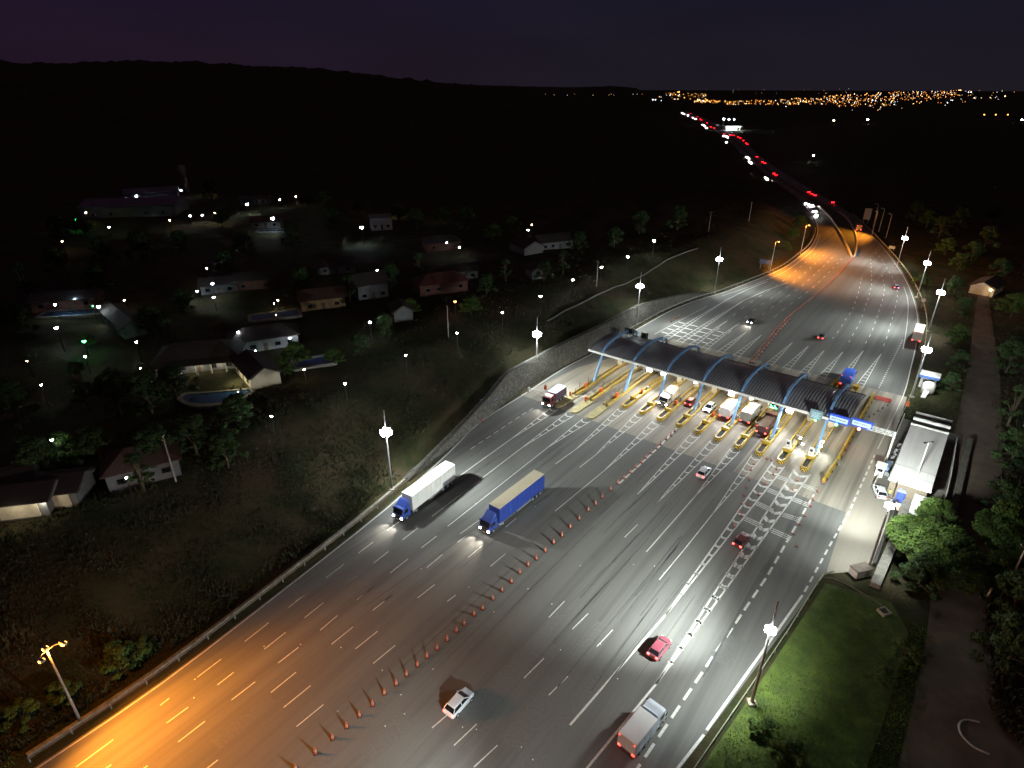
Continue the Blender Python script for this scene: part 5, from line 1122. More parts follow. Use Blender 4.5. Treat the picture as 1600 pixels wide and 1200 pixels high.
def tr(kind, u, v, s, lab, zc, group=None):
    """crown centre seen at (u, v), zc metres above the ground"""
    p = at(u, v, zc); p.z = h1(p.x, p.y) - .1; return tree(kind, p, s, lab, group)
tr('wide', 1462, 836, .77, 'big spreading lit green tree between the lay-by and the earth road', 6.0)
tr('wide', 1486, 876, .62, 'dark shaded spreading tree just below the big lit tree', 5.0)
tr('bushy', 1470, 790, .85, 'pale green feathery tree at the near end of the office', 5.0)
tr('dark', 1440, 900, .8, 'dark low tree in the shade under the big lit tree', 3.0)
for k, (u, v, kd, s, lab) in enumerate([(1570, 815, 'bushy', 1.0, 'green feathery tree on the far side of the earth road, lit from below'), (1575, 775, 'dark', .9, 'dark green tree beyond the earth road, above the feathery one'), (1560, 880, 'bushy', .75, 'small green tree on the far side of the earth road beside a white post'), (1592, 930, 'dark', .9, 'dark tree at the right edge below the feathery trees'), (1592, 840, 'wide', .7, 'broad dark tree at the right edge behind the feathery tree'), (1590, 700, 'dark', 1.0, 'black tree at the right edge beside the upper wooden pole'), (1588, 1010, 'dark', 1.0, 'black tree at the right edge low down'), (1585, 640, 'slim', 1.0, 'slim black tree at the right edge above the wooden poles'), (1580, 560, 'dark', 1.1, 'black round tree beyond the earth road level with the parked truck')]): tr(kd, u, v, s, lab, 4)
tr('bush', 1440, 439, 1.5, 'round bright green bush under the second mast on the right verge', 1.5)
for k, (u, v, s) in enumerate([(1500, 410, 1.0), (1492, 450, .9), (1505, 480, .8), (1498, 520, .8), (1503, 560, .7), (1490, 590, .6), (1480, 385, 1.1), (1520, 400, 1.2), (1470, 360, 1.2), (1450, 345, 1.2), (1540, 380, 1.2), (1560, 430, 1.2), (1585, 480, 1.2), (1430, 335, 1.2), (1500, 350, 1.3), (1550, 340, 1.3)]): tr('dark' if k % 3 else 'bushy', u, v, s, 'dark tree in the unlit grove to the right of the masts', 3.5, 'unlit grove right of the masts')
tr('bushy', 1100, 1168, .35, 'low dark shrub on the verge below the nearest mast', 1.0) if False else None
for k, (u, v, s, lab) in enumerate([(1195, 1140, .8, 'low dark shrub on the bottom verge beside the nearest mast footing'), (1232, 1172, .9, 'low dark shrub at the bottom of the verge, right of the footing'), (1415, 1025, 1.0, 'dark shrub by the earth road below the big tree'), (1380, 1060, .8, 'small dark shrub on the lower green verge')]): tr('bush', u, v, s, lab, .8)
# roadside shrubs round the sodium lamp
for k, (u, v, s, lab) in enumerate([(185, 1030, 1.2, 'orange lit shrub right of the sodium lamp post'), (95, 1080, .9, 'orange lit shrub left of the sodium lamp post foot'), (30, 1110, 1.0, 'orange lit shrub at the lower left edge'), (215, 1012, .9, 'dim orange lit shrub farther right on the bank')]): tr('bush', u, v, s, lab, 1.2)

# ------------------------------------------------------------------ village on the left
def wood_pole(u, v, vb, lab):
    p = at(u, vb); hgt = 8.5; t = thing('utility_pole', lab, 'utility pole', p, random.uniform(0, 3))
    MB().tube([(0, 0, -.3), (0, 0, hgt)], [.16, .1], 8).build('pole', mat('pole concrete', (.36, .34, .32), (.26, .24, .22), .9, 2), t); MB().bar((-.9, 0, hgt - .5), (.9, 0, hgt - .5), .1, .12).build('crossarm', M_BARK, t)
    for x in (-.75, 0, .75): MB().lathe([(.04, 0), (.07, .08), (.03, .2)], (x, 0, hgt - .44), 8).build('insulator', M_WALLW, t)
wood_pole(1592, 725, 768, 'leaning wooden utility pole at the right edge above the feathery trees'); wood_pole(1596, 640, 675, 'upper utility pole at the right edge'); wood_pole(1570, 840, 925, 'utility pole standing in the trees right of the earth road')
wood_pole(701, 503, 528, 'dark utility pole by the village street left of the lamps'); wood_pole(275, 712, 752, 'grey utility pole in the dark garden at lower left'); wood_pole(932, 425, 448, 'utility pole beside the village street above the stone wall'); wood_pole(1170, 318, 345, 'thin utility pole on the dark hillside, right one'); wood_pole(1107, 330, 362, 'thin utility pole on the dark hillside, left one')
for u, v, lab in ((1553, 862, 'upper pale marker post at the right edge of the earth road'), (1543, 925, 'lower pale marker post at the right edge of the earth road')):
    p = at(u, v + 8); tag(MB().lathe([(.16, 0), (.15, 1.5), (.12, 1.75), (.02, 1.8)], (p.x, p.y, p.z), 10).build('marker_post', mat('faded cream post', (.5, .42, .24), (.4, .33, .2), .8, 3)), lab, 'post')
for pts, lab in (([(1600, 1058), (1572, 1040), (1556, 1020)], 'pale curved kerb edge at the right border of the earth road'), ([(1545, 1180), (1520, 1168), (1502, 1150), (1498, 1134), (1508, 1126), (1530, 1130)], 'pale looped kerb edge at the bottom right')):
    q = smooth_poly([at(*p) + Vector((0, 0, .12)) for p in pts], 4); tag(MB().tube(q, .14, 6).build('garden_kerb', mat('pale kerb', (.45, .44, .4))), lab, 'kerb')

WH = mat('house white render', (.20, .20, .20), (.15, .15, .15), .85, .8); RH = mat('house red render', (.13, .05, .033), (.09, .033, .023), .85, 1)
def house(u, v, rz, w_, d_, h_, lab, wall_m, roof_m, roof='gable', rise=1.8, nwin=3, lift=0):
    p = at(u, v); t = thing('house', lab, 'house', p, rz); p0 = p
    MB().prism([(-w_ / 2, -d_ / 2), (w_ / 2, -d_ / 2), (w_ / 2, d_ / 2), (-w_ / 2, d_ / 2)], -1.0, h_).build('wall', wall_m, t)
    W_, D_ = w_ / 2 + .6, d_ / 2 + .6
    if roof == 'gable':
        MB().loft([[(x, -D_, h_ - .12), (x, D_, h_ - .12), (x, D_, h_ + .05), (x, 0, h_ + rise), (x, -D_, h_ + .05)] for x in (-W_, W_)]).build('roof', roof_m, t)
        for s in (-1, 1): MB().loft([[(s * (w_ / 2 + .01), -d_ / 2, h_ - .2), (s * (w_ / 2 + .01), d_ / 2, h_ - .2), (s * (w_ / 2 + .01), 0, h_ + rise * .9)], [(s * (w_ / 2 + .66), -d_ / 2, h_ - .2), (s * (w_ / 2 + .66), d_ / 2, h_ - .2), (s * (w_ / 2 + .66), 0, h_ + rise * .88)]]).build('gable', wall_m, t)
    elif roof == 'hip': MB().loft([[(-W_, -D_, h_), (W_, -D_, h_), (W_, D_, h_), (-W_, D_, h_)], [(-W_, -D_, h_ + .15), (W_, -D_, h_ + .15), (W_, D_, h_ + .15), (-W_, D_, h_ + .15)], [(-W_ + D_ * .9, -.1, h_ + rise), (W_ - D_ * .9, -.1, h_ + rise), (W_ - D_ * .9, .1, h_ + rise), (-W_ + D_ * .9, .1, h_ + rise)]]).build('roof', roof_m, t)
    else: MB().bevbox((0, 0, h_ + .15), (2 * W_ - .6, 2 * D_ - .6, .3), .08).build('roof', roof_m, t)
    for k in range(nwin):
        x = (-.5 + (k + .5) / nwin) * w_ * .92
        if k == nwin // 2: dd = MB().box((x, -d_ / 2 - .03, 1.05), (.95, .08, 2.1)).build('door', M_BARK, t); MB().box((x + .35, -d_ / 2 - .09, 1.05), (.06, .06, .16)).build('handle', M_GALV, dd)
        else: f = MB().box((x, -d_ / 2 - .03, 1.5), (1.4, .08, 1.1)).build('window', W2, t); MB().box((x, -d_ / 2 - .08, 1.5), (1.2, .04, .9)).build('pane', M_GLASS, f)
    return t
HO = []
Q = PLAZA
def H_(*a, **k): HO.append(house(*a, **k)); return HO[-1]
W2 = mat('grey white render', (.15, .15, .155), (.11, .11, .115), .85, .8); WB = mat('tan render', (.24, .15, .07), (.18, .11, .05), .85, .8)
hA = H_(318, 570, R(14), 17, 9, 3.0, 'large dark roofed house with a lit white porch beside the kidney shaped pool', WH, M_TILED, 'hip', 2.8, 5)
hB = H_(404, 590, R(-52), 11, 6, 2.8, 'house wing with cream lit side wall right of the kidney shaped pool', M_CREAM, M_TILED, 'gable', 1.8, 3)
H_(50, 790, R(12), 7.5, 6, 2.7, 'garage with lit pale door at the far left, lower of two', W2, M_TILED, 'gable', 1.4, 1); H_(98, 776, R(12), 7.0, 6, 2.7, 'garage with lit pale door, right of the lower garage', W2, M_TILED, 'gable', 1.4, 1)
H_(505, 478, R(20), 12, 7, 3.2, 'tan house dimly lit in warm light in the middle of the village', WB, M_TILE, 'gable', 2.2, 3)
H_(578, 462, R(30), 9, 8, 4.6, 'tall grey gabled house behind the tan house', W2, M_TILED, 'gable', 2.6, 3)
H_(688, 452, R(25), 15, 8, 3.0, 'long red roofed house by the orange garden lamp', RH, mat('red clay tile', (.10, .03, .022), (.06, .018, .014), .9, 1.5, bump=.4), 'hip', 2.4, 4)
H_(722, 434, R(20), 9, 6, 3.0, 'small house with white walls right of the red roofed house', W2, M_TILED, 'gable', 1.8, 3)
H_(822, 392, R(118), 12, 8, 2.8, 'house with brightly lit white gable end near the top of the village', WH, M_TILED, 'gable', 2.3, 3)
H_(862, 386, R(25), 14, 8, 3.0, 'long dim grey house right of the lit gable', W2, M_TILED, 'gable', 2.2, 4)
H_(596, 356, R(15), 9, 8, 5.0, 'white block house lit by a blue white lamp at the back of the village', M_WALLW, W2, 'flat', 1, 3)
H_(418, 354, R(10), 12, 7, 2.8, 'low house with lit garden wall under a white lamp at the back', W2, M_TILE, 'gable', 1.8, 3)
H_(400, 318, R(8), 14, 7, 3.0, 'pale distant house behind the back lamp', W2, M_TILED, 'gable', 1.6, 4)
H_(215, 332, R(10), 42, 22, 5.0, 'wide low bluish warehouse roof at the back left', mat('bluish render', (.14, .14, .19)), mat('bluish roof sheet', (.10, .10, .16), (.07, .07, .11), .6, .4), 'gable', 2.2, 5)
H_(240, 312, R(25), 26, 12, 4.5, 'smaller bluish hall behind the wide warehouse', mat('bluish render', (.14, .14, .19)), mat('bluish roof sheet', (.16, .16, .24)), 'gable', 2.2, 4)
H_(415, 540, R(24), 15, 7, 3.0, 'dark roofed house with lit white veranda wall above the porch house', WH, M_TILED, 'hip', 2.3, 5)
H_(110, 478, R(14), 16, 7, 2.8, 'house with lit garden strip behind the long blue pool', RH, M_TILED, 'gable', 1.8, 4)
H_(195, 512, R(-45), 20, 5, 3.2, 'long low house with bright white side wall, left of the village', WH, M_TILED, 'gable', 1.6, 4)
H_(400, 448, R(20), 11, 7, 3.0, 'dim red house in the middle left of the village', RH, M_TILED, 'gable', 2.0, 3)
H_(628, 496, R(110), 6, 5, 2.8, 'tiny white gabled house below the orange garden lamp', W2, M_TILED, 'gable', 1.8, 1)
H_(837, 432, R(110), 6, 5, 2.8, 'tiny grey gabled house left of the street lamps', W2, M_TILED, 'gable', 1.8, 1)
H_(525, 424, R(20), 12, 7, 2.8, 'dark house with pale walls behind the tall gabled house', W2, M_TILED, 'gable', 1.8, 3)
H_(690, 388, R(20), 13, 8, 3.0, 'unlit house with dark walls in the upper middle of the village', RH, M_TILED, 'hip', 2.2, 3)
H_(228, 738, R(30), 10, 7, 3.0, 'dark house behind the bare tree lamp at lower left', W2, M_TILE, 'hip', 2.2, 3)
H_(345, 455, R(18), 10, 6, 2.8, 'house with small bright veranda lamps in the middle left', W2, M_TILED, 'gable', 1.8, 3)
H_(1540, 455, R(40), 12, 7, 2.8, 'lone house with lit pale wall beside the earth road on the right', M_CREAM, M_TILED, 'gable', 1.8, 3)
H_(6, 778, R(30), 9, 7, 3.0, 'bluish walled house cut by the left edge above the garages', mat('bluish render', (.14, .14, .19)), M_TILED, 'gable', 1.6, 2)
# garage doors face us
for k, o in enumerate(HO[2:4]): MB().box((0, -3.06, 1.2), (5.2, .1, 2.3)).build('garage_door', M_CREAM, o); light('POINT', 130, (1, .93, .7), (0, -5.2, 2.4), o, .1)
# porch columns on the big house
for x in (-6, -3, 0, 3, 6): MB().box((x, -6.2, 1.4), (.3, .3, 2.8)).build('porch_column', M_WALLW, hA)
MB().loft([[(-8.2, -7.0, 2.8), (8.2, -7.0, 2.8), (8.2, -4.4, 3.3), (-8.2, -4.4, 3.3)], [(-8.2, -7.0, 2.95), (8.2, -7.0, 2.95), (8.2, -4.4, 3.45), (-8.2, -4.4, 3.45)]]).build('porch_roof', M_TILED, hA)
for x in (-4.5, 0, 4.5): light('POINT', 130, (1, .9, .65), (x, -5.4, 2.4), hA, .1)
light('POINT', 330, (1, .95, .6), (0, -4.6, 2.2), hB, .1); light('POINT', 160, (1, .95, .6), (3.5, -4.4, 2.2), hB, .1)
# water tower
p = at(292, 300); t = thing('water_tower', 'slender pale water tower standing at the back left of the village', 'water tower', p, 0)
MB().lathe([(1.9, -1), (1.8, 0), (1.75, 11), (2.1, 12.2), (2.1, 15.2), (1.7, 15.6), (.2, 15.8)], n=18).build('shaft', W2, t, True); MB().box((0, -1.9, 1.1), (1, .2, 2.2)).build('door', M_BLACK, t)
# pools
def pool(u, v, w_, d_, rz, lab, kidney=False, lit=0):
    p = at(u, v); p.z += .5; t = thing('swimming_pool', lab, 'swimming pool', p, rz)
    n = 28; q = [2 * math.pi * k / n for k in range(n)]
    def outl(s): return [((w_ / 2 + s) * math.copysign(abs(math.cos(a)) ** (.9 if kidney else .25), math.cos(a)), (d_ / 2 + s) * (math.copysign(abs(math.sin(a)) ** (.9 if kidney else .25), math.sin(a)) + (.35 * math.cos(2 * a) if kidney else 0))) for a in q]
    a, b = outl(0), outl(.9); mb = MB(); mb.add([(x, y, -1) for x, y in b] + [(x, y, .1) for x, y in b] + [(x, y, .1) for x, y in a] + [(x, y, -.3) for x, y in a], [f for k in range(n) for f in ((k, (k + 1) % n, n + (k + 1) % n, n + k), (n + k, n + (k + 1) % n, 2 * n + (k + 1) % n, 2 * n + k), (2 * n + k, 2 * n + (k + 1) % n, 3 * n + (k + 1) % n, 3 * n + k))])
    mb.build('coping', mat('pool coping', (.22, .21, .19), (.16, .155, .14)), t); w2 = MB(); w2.add([(x, y, -.08) for x, y in a], [tuple(range(n))]); w2.build('water', M_POOL, t)
    if lit: light('POINT', lit, (.5, .75, 1), (0, d_ / 2 + 1, 3), t, .1)
pool(338, 622, 13, 5, R(10), 'kidney shaped dark pool in front of the lit porch', True); pool(115, 491, 15, 4.5, R(12), 'long blue pool at the left of the village', False, 260); pool(490, 568, 8, 4, R(28), 'small deep blue pool below the veranda house', False, 50); pool(430, 362, 14, 4, R(6), 'pale pool strip under the back lamp'); pool(430, 495, 12, 5, R(24), 'unlit blue grey pool in the middle of the village')
# village lamps:  u, v, kind, power, height, label
VL = [(845, 463, 0, 420, 6, 'white street lamp on the village street, fourth from the top of the line'), (895, 437, 0, 420, 6, 'white street lamp on the village street, third from the top of the line'), (940, 417, 0, 380, 6, 'white street lamp on the village street, second from the top of the line'), (981, 401, 0, 420, 6, 'white street lamp on the village street directly left of the tall mast rod'), (1022, 376, 0, 420, 6, 'white street lamp at the top end of the village street line'), (785, 488, 0, 520, 6, 'greenish white street lamp left of the mast by the stone wall'), (714, 520, 0, 420, 6, 'white street lamp beside the dark utility pole'), (634, 555, 3, 300, 6, 'bluish lamp alone in the dark above the first mast'), (539, 599, 0, 800, 6, 'white lamp with green lit grass, left of the first mast'), (424, 650, 0, 520, 5, 'white lamp on a low wall below the lit house wing'), (578, 503, 0, 900, 5, 'white lamp on a post over green lit lawn'), (453, 528, 0, 380, 3, 'white veranda lamp at the right of the veranda house'), (398, 548, 0, 380, 3, 'white veranda lamp at the left of the veranda house'), (372, 519, 0, 260, 5, 'white lamp above the roof of the veranda house'), (426, 341, 0, 900, 7, 'bright white lamp over the low house at the back'), (565, 355, 3, 1000, 7, 'brightest blue white lamp beside the white block house'), (88, 512, 3, 700, 6, 'bright blue white lamp below the long pool at the left'), (154, 479, 0, 600, 5, 'white lamp at the right end of the long pool'), (86, 476, 0, 260, 4, 'white lamp at the left end of the long pool'), (145, 478, 4, 60, 4, 'tiny green lamp beside the pool lamp'), (194, 469, 1, 120, 3, 'dim yellow lamp behind the long white house'), (213, 534, 0, 240, 5, 'white lamp below the long white house'), (133, 557, 0, 260, 4, 'white lamp under the green lit plant at left'), (131, 533, 4, 1500, 4, 'green garden lamp at the left'), (219, 575, 1, 90, 3, 'small yellow garden lamp at left centre'), (64, 601, 0, 160, 5, 'lone white lamp at the far left'), (81, 687, 0, 500, 6, 'white lamp lighting the yard above the garages'), (197, 746, 0, 420, 4, 'white lamp shining through a bare tree at lower left'), (475, 577, 1, 300, 3, 'warm lamp beside the small deep blue pool'), (711, 471, 2, 900, 4, 'orange garden lamp by the red roofed house'), (332, 443, 0, 420, 5, 'white lamp at the centre left of the village, uppermost of three'), (334, 464, 0, 320, 4, 'white lamp at the centre left of the village, lowest of three'), (308, 455, 0, 260, 3, 'white lamp under a veranda edge at the centre left'), (323, 419, 1, 160, 5, 'yellowish lamp above the centre left lamps'), (434, 469, 1, 160, 3, 'yellow green garden lamp right of the dim red house'), (428, 474, 1, 60, 2, 'small warm lamp next to the yellow green garden lamp'), (589, 422, 0, 120, 4, 'tiny white lamp behind the tall gabled house'), (698, 379, 0, 160, 5, 'tiny white lamp in the upper middle of the village'), (718, 386, 0, 160, 4, 'tiny white lamp right of the upper middle one'), (825, 359, 0, 180, 5, 'small white lamp above the lit gable'), (831, 351, 1, 90, 5, 'dim yellow lamp above the lit gable in trees'), (560, 316, 1, 110, 5, 'dim lamp glowing in trees at the back, left of three'), (622, 324, 1, 110, 5, 'dim lamp glowing in trees at the back, middle of three'), (689, 331, 1, 160, 5, 'dim lamp glowing in trees at the back, right of three'), (134, 332, 1, 90, 5, 'faint warm lamp at the back left'), (116, 343, 4, 700, 5, 'greenish lamp lighting trees at the back left'), (170, 355, 0, 70, 4, 'faint white lamp in front of the warehouse, left end'), (97, 377, 1, 80, 4, 'faint warm lamp at the left below the greenish lamp'), (265, 344, 1, 70, 4, 'faint lamp below the warehouse'), (297, 337, 0, 120, 4, 'small lamp right of the warehouse, left of two'), (316, 336, 0, 120, 4, 'small lamp right of the warehouse, right of two'), (337, 332, 1, 420, 5, 'greenish white lamp right of the warehouse'), (386, 319, 0, 420, 5, 'white lamp in front of the pale distant house'), (437, 312, 0, 90, 4, 'faint lamp right of the pale distant house'), (462, 307, 1, 90, 4, 'faint lamp farther right of the pale distant house'), (283, 297, 0, 60, 4, 'faint lamp at the foot of the water tower'), (323, 291, 1, 110, 5, 'faint yellow lamp right of the water tower'), (213, 306, 0, 140, 5, 'faint white lamp at the roof end of the hall'), (42, 564, 1, 60, 4, 'faint warm lamp near the left edge'), (1271, 243, 0, 120, 6, 'lone white lamp in the dark fields on the right'), (1303, 188, 1, 120, 7, 'warm lamp in the dark fields below the city, left one'), (1356, 187, 0, 120, 7, 'white lamp in the dark fields below the city, right one'), (1538, 179, 2, 200, 8, 'amber lamp in the far fields, left of three in a row'), (1556, 179, 2, 200, 8, 'amber lamp in the far fields, middle of three in a row'), (1575, 179, 2, 200, 8, 'amber lamp in the far fields, right of three in a row'), (1548, 453, 1, 160, 3, 'warm porch lamp on the lone house right of the masts'), (1597, 187, 0, 100, 7, 'white lamp at the far right edge under the horizon')]
LCOL = {0: (.82, .94, 1), 1: (1, .85, .5), 2: (1, .5, .12), 3: (.55, .7, 1), 4: (.15, 1, .3)}
LM = {0: M_LEDS, 1: M_WARM, 2: M_HPS, 3: glow('blue white lamp', (.6, .75, 1), 140, False), 4: M_GREENL}
for u, v, k, pw, hh, lab in VL:
    p = at(u, v, hh); p.z = h1(p.x, p.y); r_ = math.hypot(p.x, p.y); s = max(.14, r_ * .0018 * min(1.35, (pw / 420) ** .4)); s = min(s, 1.2)
    t = thing('street_lamp' if hh > 4 else 'garden_lamp', lab, 'lamp', p, Q)
    MB().tube([(0, 0, -.2), (0, 0, hh - s * .8)], [.09, .06], 6).build('post', M_BLACK, t)
    MB().lathe([(.1, -s * .9), (s * .8, -s * .5), (s, 0), (s * .7, s * .6), (.06, s * .8)], (0, 0, hh), 10).build('globe', LM[k], t, True)
    MB().lathe([(s * .95, s * .5), (s * .3, s * .95), (.02, s)], (0, 0, hh), 10).build('cap', M_GALV, t)
    if r_ < 700: light('SPOT', pw * .11, LCOL[k], (0, 0, hh - s * 1.1), t, .12, (0, 0, -1), 170, .4)
# dark trees among the houses
tk_ = 0
for u, v, kd, s in [(150, 440, 'dark', 1), (175, 470, 'slim', 1), (235, 500, 'dark', 1), (262, 520, 'slim', .9), (285, 470, 'dark', .9), (350, 410, 'dark', 1), (470, 440, 'dark', .9), (545, 450, 'slim', .9), (610, 430, 'dark', .9), (655, 420, 'slim', 1), (640, 470, 'bushy', .7), (735, 470, 'bushy', .8), (760, 440, 'dark', .8), (790, 420, 'slim', .9), (770, 360, 'bushy', 1), (800, 350, 'bushy', 1), (460, 545, 'bushy', .8), (440, 560, 'bushy', .6), (370, 640, 'dark', .9), (270, 600, 'dark', 1), (230, 620, 'dark', 1), (180, 620, 'dark', 1.1), (130, 610, 'slim', 1), (95, 690, 'bushy', .8), (60, 720, 'dark', .9), (150, 700, 'dark', .9), (215, 735, 'slim', .8), (240, 700, 'dark', 1), (300, 680, 'dark', .9), (350, 700, 'dark', .8), (20, 640, 'dark', 1.1), (130, 520, 'bushy', .6), (115, 350, 'bushy', 1), (130, 352, 'bushy', .9), (90, 360, 'dark', 1.2), (330, 300, 'dark', 1.2), (345, 340, 'bushy', 1), (480, 312, 'bushy', 1.1), (505, 310, 'bushy', 1.1), (560, 322, 'bushy', 1), (624, 330, 'bushy', 1), (690, 336, 'bushy', 1.1), (730, 345, 'dark', 1.2), (650, 345, 'dark', 1.2), (520, 345, 'dark', 1.1), (455, 370, 'dark', 1), (380, 380, 'dark', 1.1), (280, 380, 'dark', 1.1), (220, 390, 'dark', 1.2), (160, 400, 'dark', 1.2), (90, 420, 'dark', 1.2), (40, 450, 'slim', 1.3), (20, 500, 'dark', 1.2), (880, 410, 'slim', .9), (850, 420, 'dark', .8), (905, 375, 'dark', 1.0), (960, 370, 'dark', 1), (1000, 350, 'dark', 1.2), (1060, 345, 'dark', 1.2), (560, 530, 'dark', .7), (520, 545, 'bushy', .6), (600, 500, 'dark', .7), (1240, 360, 'bushy', .8), (1250, 345, 'bushy', .9), (1230, 378, 'bushy', .6)]:
    tr(kd, u, v, s, 'dark garden tree standing among the unlit houses of the village', 4, 'dark garden trees in the village')
# the lit service station far along the highway
p = at(1143, 203); t = thing('service_station', 'brightly lit white service station beside the far highway', 'building', p, R(20))
MB().box((0, 4, 2.5), (20, 8, 5)).build('wall', M_WALLW, t); MB().bevbox((0, -4, 5.6), (24, 12, .9), .2).build('roof', glow('lit fascia', (.9, .95, 1), .5, False), t)
for x in (-9, -3, 3, 9): MB().box((x, -8, 2.5), (.5, .5, 5)).build('column', M_WALLW, t); MB().bevbox((x, -4, 4.8), (5, 4, .5), .1).build('lamp_panel', M_LEDS, t)
for u, v, lab in ((1131, 186, 'large white yard lamp above the service station, left one'), (1139, 186.5, 'small white yard lamp above the service station, middle one'), (1147, 186.5, 'small white yard lamp above the service station, right one')):
    p = at(u, v, 10); p.z = h1(p.x, p.y); t = thing('yard_lamp', lab, 'lamp', p); s = 1.6 if u < 1135 else 1.0
    MB().tube([(0, 0, 0), (0, 0, 9)], [.2, .12], 6).build('post', M_POLE, t); MB().lathe([(.2, -s * .6), (s, 0), (.2, s * .6)], (0, 0, 10), 10).build('globe', M_LEDS, t)

# ------------------------------------------------------------------ lights of the distant town
def town(name, pts, mats):
    mb = MB()
    for (u, v, s, k) in pts:
        r_ = ray(u, v); 
        p = at(u, v) if v > 147 else None
        if p is None or math.hypot(p.x, p.y) > 4200:
            q = Vector((r_.x, r_.y, r_.z)); q *= 4200 / math.hypot(q.x, q.y); p = q + Vector((0, 0, H))
        rr = math.hypot(p.x, p.y) * .00056 * s; mb.k = k
        c = p + Vector((0, 0, rr))
        mb.add([(c.x + rr, c.y, c.z), (c.x, c.y + rr, c.z), (c.x - rr, c.y, c.z), (c.x, c.y - rr, c.z), (c.x, c.y, c.z + rr), (c.x, c.y, c.z - rr)], [(0, 1, 4), (1, 2, 4), (2, 3, 4), (3, 0, 4), (1, 0, 5), (2, 1, 5), (3, 2, 5), (0, 3, 5)])
    o = mb.build(name, mats); o['kind'] = 'stuff'; return o
pts = []
def scat(n, u0, u1, f0, f1, wk, smin=.5, smax=1.3):
    for _ in range(n):
        u = random.uniform(u0, u1); v = random.uniform(f0(u), f1(u)); pts.append((u, v, random.uniform(smin, smax), random.choices(range(4), wk)[0]))
lin = lambda a, b, c, d: (lambda u: b + (d - b) * (u - a) / (c - a))
scat(55, 1030, 1105, lin(1030, 145, 1105, 147), lin(1030, 154, 1105, 160), (5, 4, 1, 1))
scat(40, 1085, 1125, lin(1085, 156, 1125, 158), lin(1085, 161, 1125, 162), (4, 6, 1, .3), .7, 1.5)
scat(90, 1130, 1230, lin(1130, 158, 1230, 155), lin(1130, 164, 1230, 164), (5, 5, 1, .6), .5, 1.3)
scat(120, 1230, 1310, lin(1230, 155, 1310, 149), lin(1230, 164, 1310, 164), (6, 4, 1.2, .8), .45, 1.2)
scat(190, 1300, 1400, lin(1300, 150, 1400, 144), lin(1300, 168, 1400, 166), (6, 4, 1.6, 1.4), .45, 1.2)
scat(150, 1390, 1500, lin(1390, 144, 1500, 141.5), lin(1390, 160, 1500, 152), (6, 3.5, 1.5, 1.2), .45, 1.1)
scat(24, 1320, 1520, lin(1320, 162, 1520, 155), lin(1320, 178, 1520, 162), (1, 2, 2, 3), .5, 1.1)
scat(22, 1500, 1600, lambda u: 141, lambda u: 156, (2, 1, 1, 3), .35, .8)
scat(26, 1100, 1330, lambda u: 139, lambda u: 147, (3, 0, 0, 2), .25, .45); scat(14, 860, 1010, lambda u: 146, lambda u: 149, (3, 1, 1, 2), .35, .6); scat(8, 780, 870, lin(780, 142, 870, 147), lin(780, 144, 870, 149), (3, 1, 1, 2), .3, .4)
pts += [(1061, 145, 2.0, 1), (1059, 145, 1.6, 1), (1020, 157, 1.8, 3), (1024, 157, 1.8, 3), (1033, 158, 1.2, 3), (1095, 160, 1.8, 1), (1102, 160, 1.8, 1), (1119, 160, 1.5, 1), (1363, 158, 1.7, 3), (1368, 158, 1.2, 3), (1498, 142, 1.3, 1), (1501, 142, 1.3, 1), (1513, 145, 1.2, 3), (1517, 145, 1.4, 3), (1570, 151.5, 1.6, 2), (1522, 154, 1.4, 2), (1547, 153, .9, 2), (1376, 168, 1.0, 2), (1228, 167, 1.0, 3)]
town('town_lights', pts, [glow('town amber', (1, .30, .04), 1.7, False), glow('town gold', (1, .45, .09), 3.2, False), glow('town pale', (1, .72, .36), 3.5, False), glow('town white', (.85, .92, 1), 3.5, False)])

# ------------------------------------------------------------------ undergrowth
def tufts(name, P_, hts, m, blades=3, wd=.5):
    n = len(P_); V_ = []; 
    ang = rng.uniform(0, 2 * math.pi, (n, blades)); ln = hts[:, None] * rng.uniform(.6, 1.2, (n, blades)); lean = rng.uniform(.15, .75, (n, blades))
    dx, dy = np.cos(ang), np.sin(ang); b = P_[:, None, :] + np.stack([dx, dy, dx * 0], 2) * rng.uniform(0, .25, (n, blades, 1)) * hts[:, None, None]
    side = np.stack([-dy, dx, dx * 0], 2) * (ln * wd * .5)[:, :, None]; top = b + np.stack([dx * lean * ln, dy * lean * ln, ln], 2); mid = b + np.stack([dx * lean * ln * .4, dy * lean * ln * .4, ln * .55], 2)
    V_ = np.stack([b - side * .35, mid - side, top, mid + side], 2).reshape(-1, 3); F_ = np.arange(len(V_)).reshape(-1, 4)
    o = np_obj(name, V_, F_, m); o['kind'] = 'stuff'; return o
def scatter(n, u0, u1, v0, v1, cond):
    U = rng.uniform(u0, u1, n); Vv = rng.uniform(v0, v1, n); dx = (U - 800) / F; dy = -(Vv - 600) / F
    r0, r1, r2 = dx, math.cos(TH) + dy * math.sin(TH), -math.sin(TH) + dy * math.cos(TH); t = -(H - 3) / r2; X = r0 * t; Y = r1 * t
    ok = cond(X, Y); X, Y = X[ok], Y[ok]; return np.stack([X, Y, hfun(X, Y)], 1)
left_c = lambda X, Y: (sdist(X, Y, FULL_L) > 3.4) & (sdist(X, Y, FULL_L) < 48) & ((wall_h(X, Y) < .2) | (sdist(X, Y, FULL_L) > 6.2))
P1 = np.concatenate([scatter(38000, -60, 660, 640, 1230, left_c), scatter(20000, 560, 1300, 330, 760, left_c)])
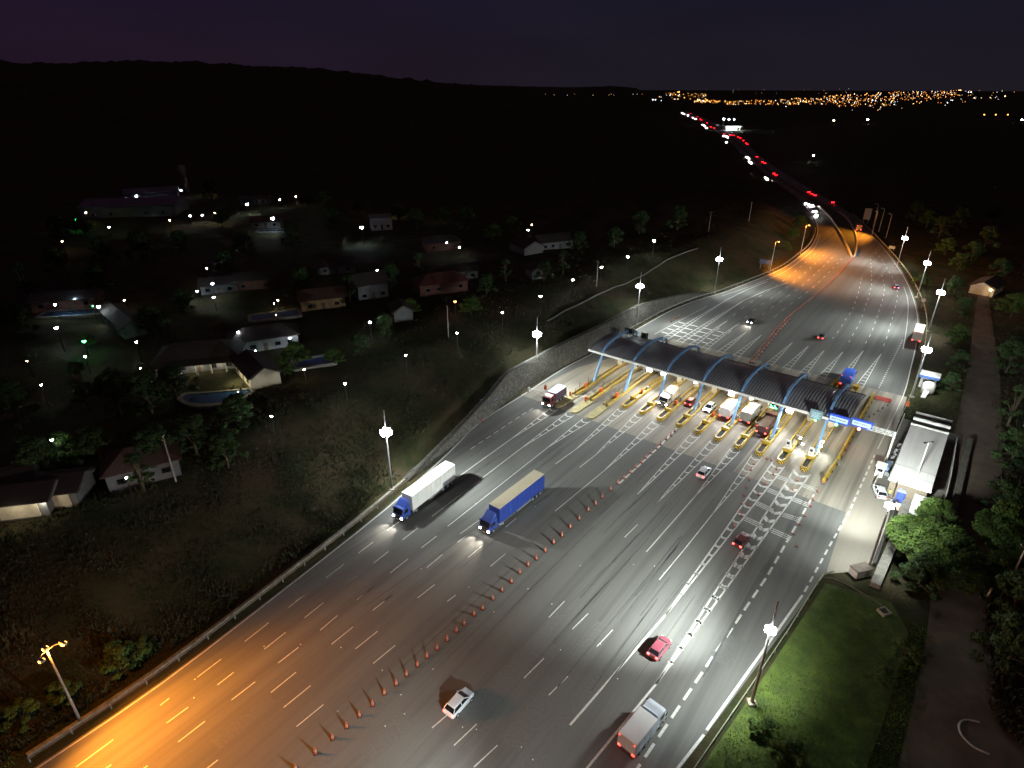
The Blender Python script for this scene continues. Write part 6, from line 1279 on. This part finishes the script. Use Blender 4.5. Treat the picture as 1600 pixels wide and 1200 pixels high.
tufts('undergrowth', P1, rng.uniform(.22, .75, len(P1)) * np.clip(.55 + .75 * lumps(P1[:, 0], P1[:, 1], 2.3) * lumps(P1[:, 0] + 40, P1[:, 1], 6.1) + .55 * np.abs(lumps(P1[:, 0], P1[:, 1] + 9, 3.7)), .25, 2.2), M_SCRUB, 5, .26)
near_c = lambda X, Y: (sdist(X, Y, FULL_L) > 1.8) & (sdist(X, Y, FULL_L) < 5.2) & (wall_h(X, Y) < .2)
P2 = np.concatenate([scatter(26000, -60, 660, 700, 1230, near_c), scatter(9000, 1100, 1300, 330, 470, near_c)])
tufts('verge_grass', P2, rng.uniform(.12, .35, len(P2)), M_GRASSB, 3, .3)
dirt_c = lambda X, Y: (-sdist(X, Y, FULL_R) > 1.7) & (sdist(X, Y, DR_L) > -.2 - 1.2 * np.abs(lumps(X, Y, 2.7))) & ~(((X - PO.x) * PA.x + (Y - PO.y) * PA.y > -36) & ((X - PO.x) * PA.x + (Y - PO.y) * PA.y < 28) & ((X - PO.x) * PR.x + (Y - PO.y) * PR.y < 49.3) & ((X - PO.x) * PR.x + (Y - PO.y) * PR.y > 34))
P3 = np.concatenate([scatter(42000, 1080, 1480, 880, 1260, dirt_c), scatter(12000, 1340, 1540, 330, 700, dirt_c), scatter(2500, 1455, 1520, 640, 900, lambda X, Y: (sdist(X, Y, DR_L) > .3) & ((X - PO.x) * PR.x + (Y - PO.y) * PR.y > 49.4))])
tufts('lawn_grass', P3, rng.uniform(.08, .30, len(P3)), M_GRASSB, 3, .35)
far_c = lambda X, Y: (-sdist(X, Y, DR_R) > -.2 - 1.6 * np.abs(lumps(X, Y, 3.1)))
P4 = scatter(9000, 1440, 1640, 400, 1230, far_c)
tufts('bank_undergrowth', P4, rng.uniform(.2, .9, len(P4)), M_SCRUB, 4, .25)
# the mown verge itself
lawn_m = mat('lawn soil', (.075, .115, .014), (.035, .055, .010), .95, .5, detail=8)
drape([g(*p) for p in [(1046, 1262), (1094, 1202), (1176, 1084), (1236, 993), (1290, 912)]], [g(*p) for p in [(1330, 1262), (1380, 1130), (1410, 1030), (1420, 985), (1392, 940)]], .13, 'verge', lawn_m, 40, 14)
M_BLADE = M_GRASSB

# ------------------------------------------------------------------ output
sc.view_settings.view_transform = 'Standard'; sc.view_settings.look = 'None'; sc.view_settings.exposure = .15; sc.view_settings.gamma = 1
sc.cycles.use_denoising = True
try: sc.cycles.denoiser = 'OPENIMAGEDENOISE'
except Exception: pass
sc.cycles.max_bounces = 5; sc.cycles.diffuse_bounces = 2; sc.cycles.glossy_bounces = 2; sc.cycles.transmission_bounces = 2; sc.cycles.caustics_reflective = False; sc.cycles.caustics_refractive = False
sc.cycles.sample_clamp_indirect = 3.0; sc.cycles.use_light_tree = True
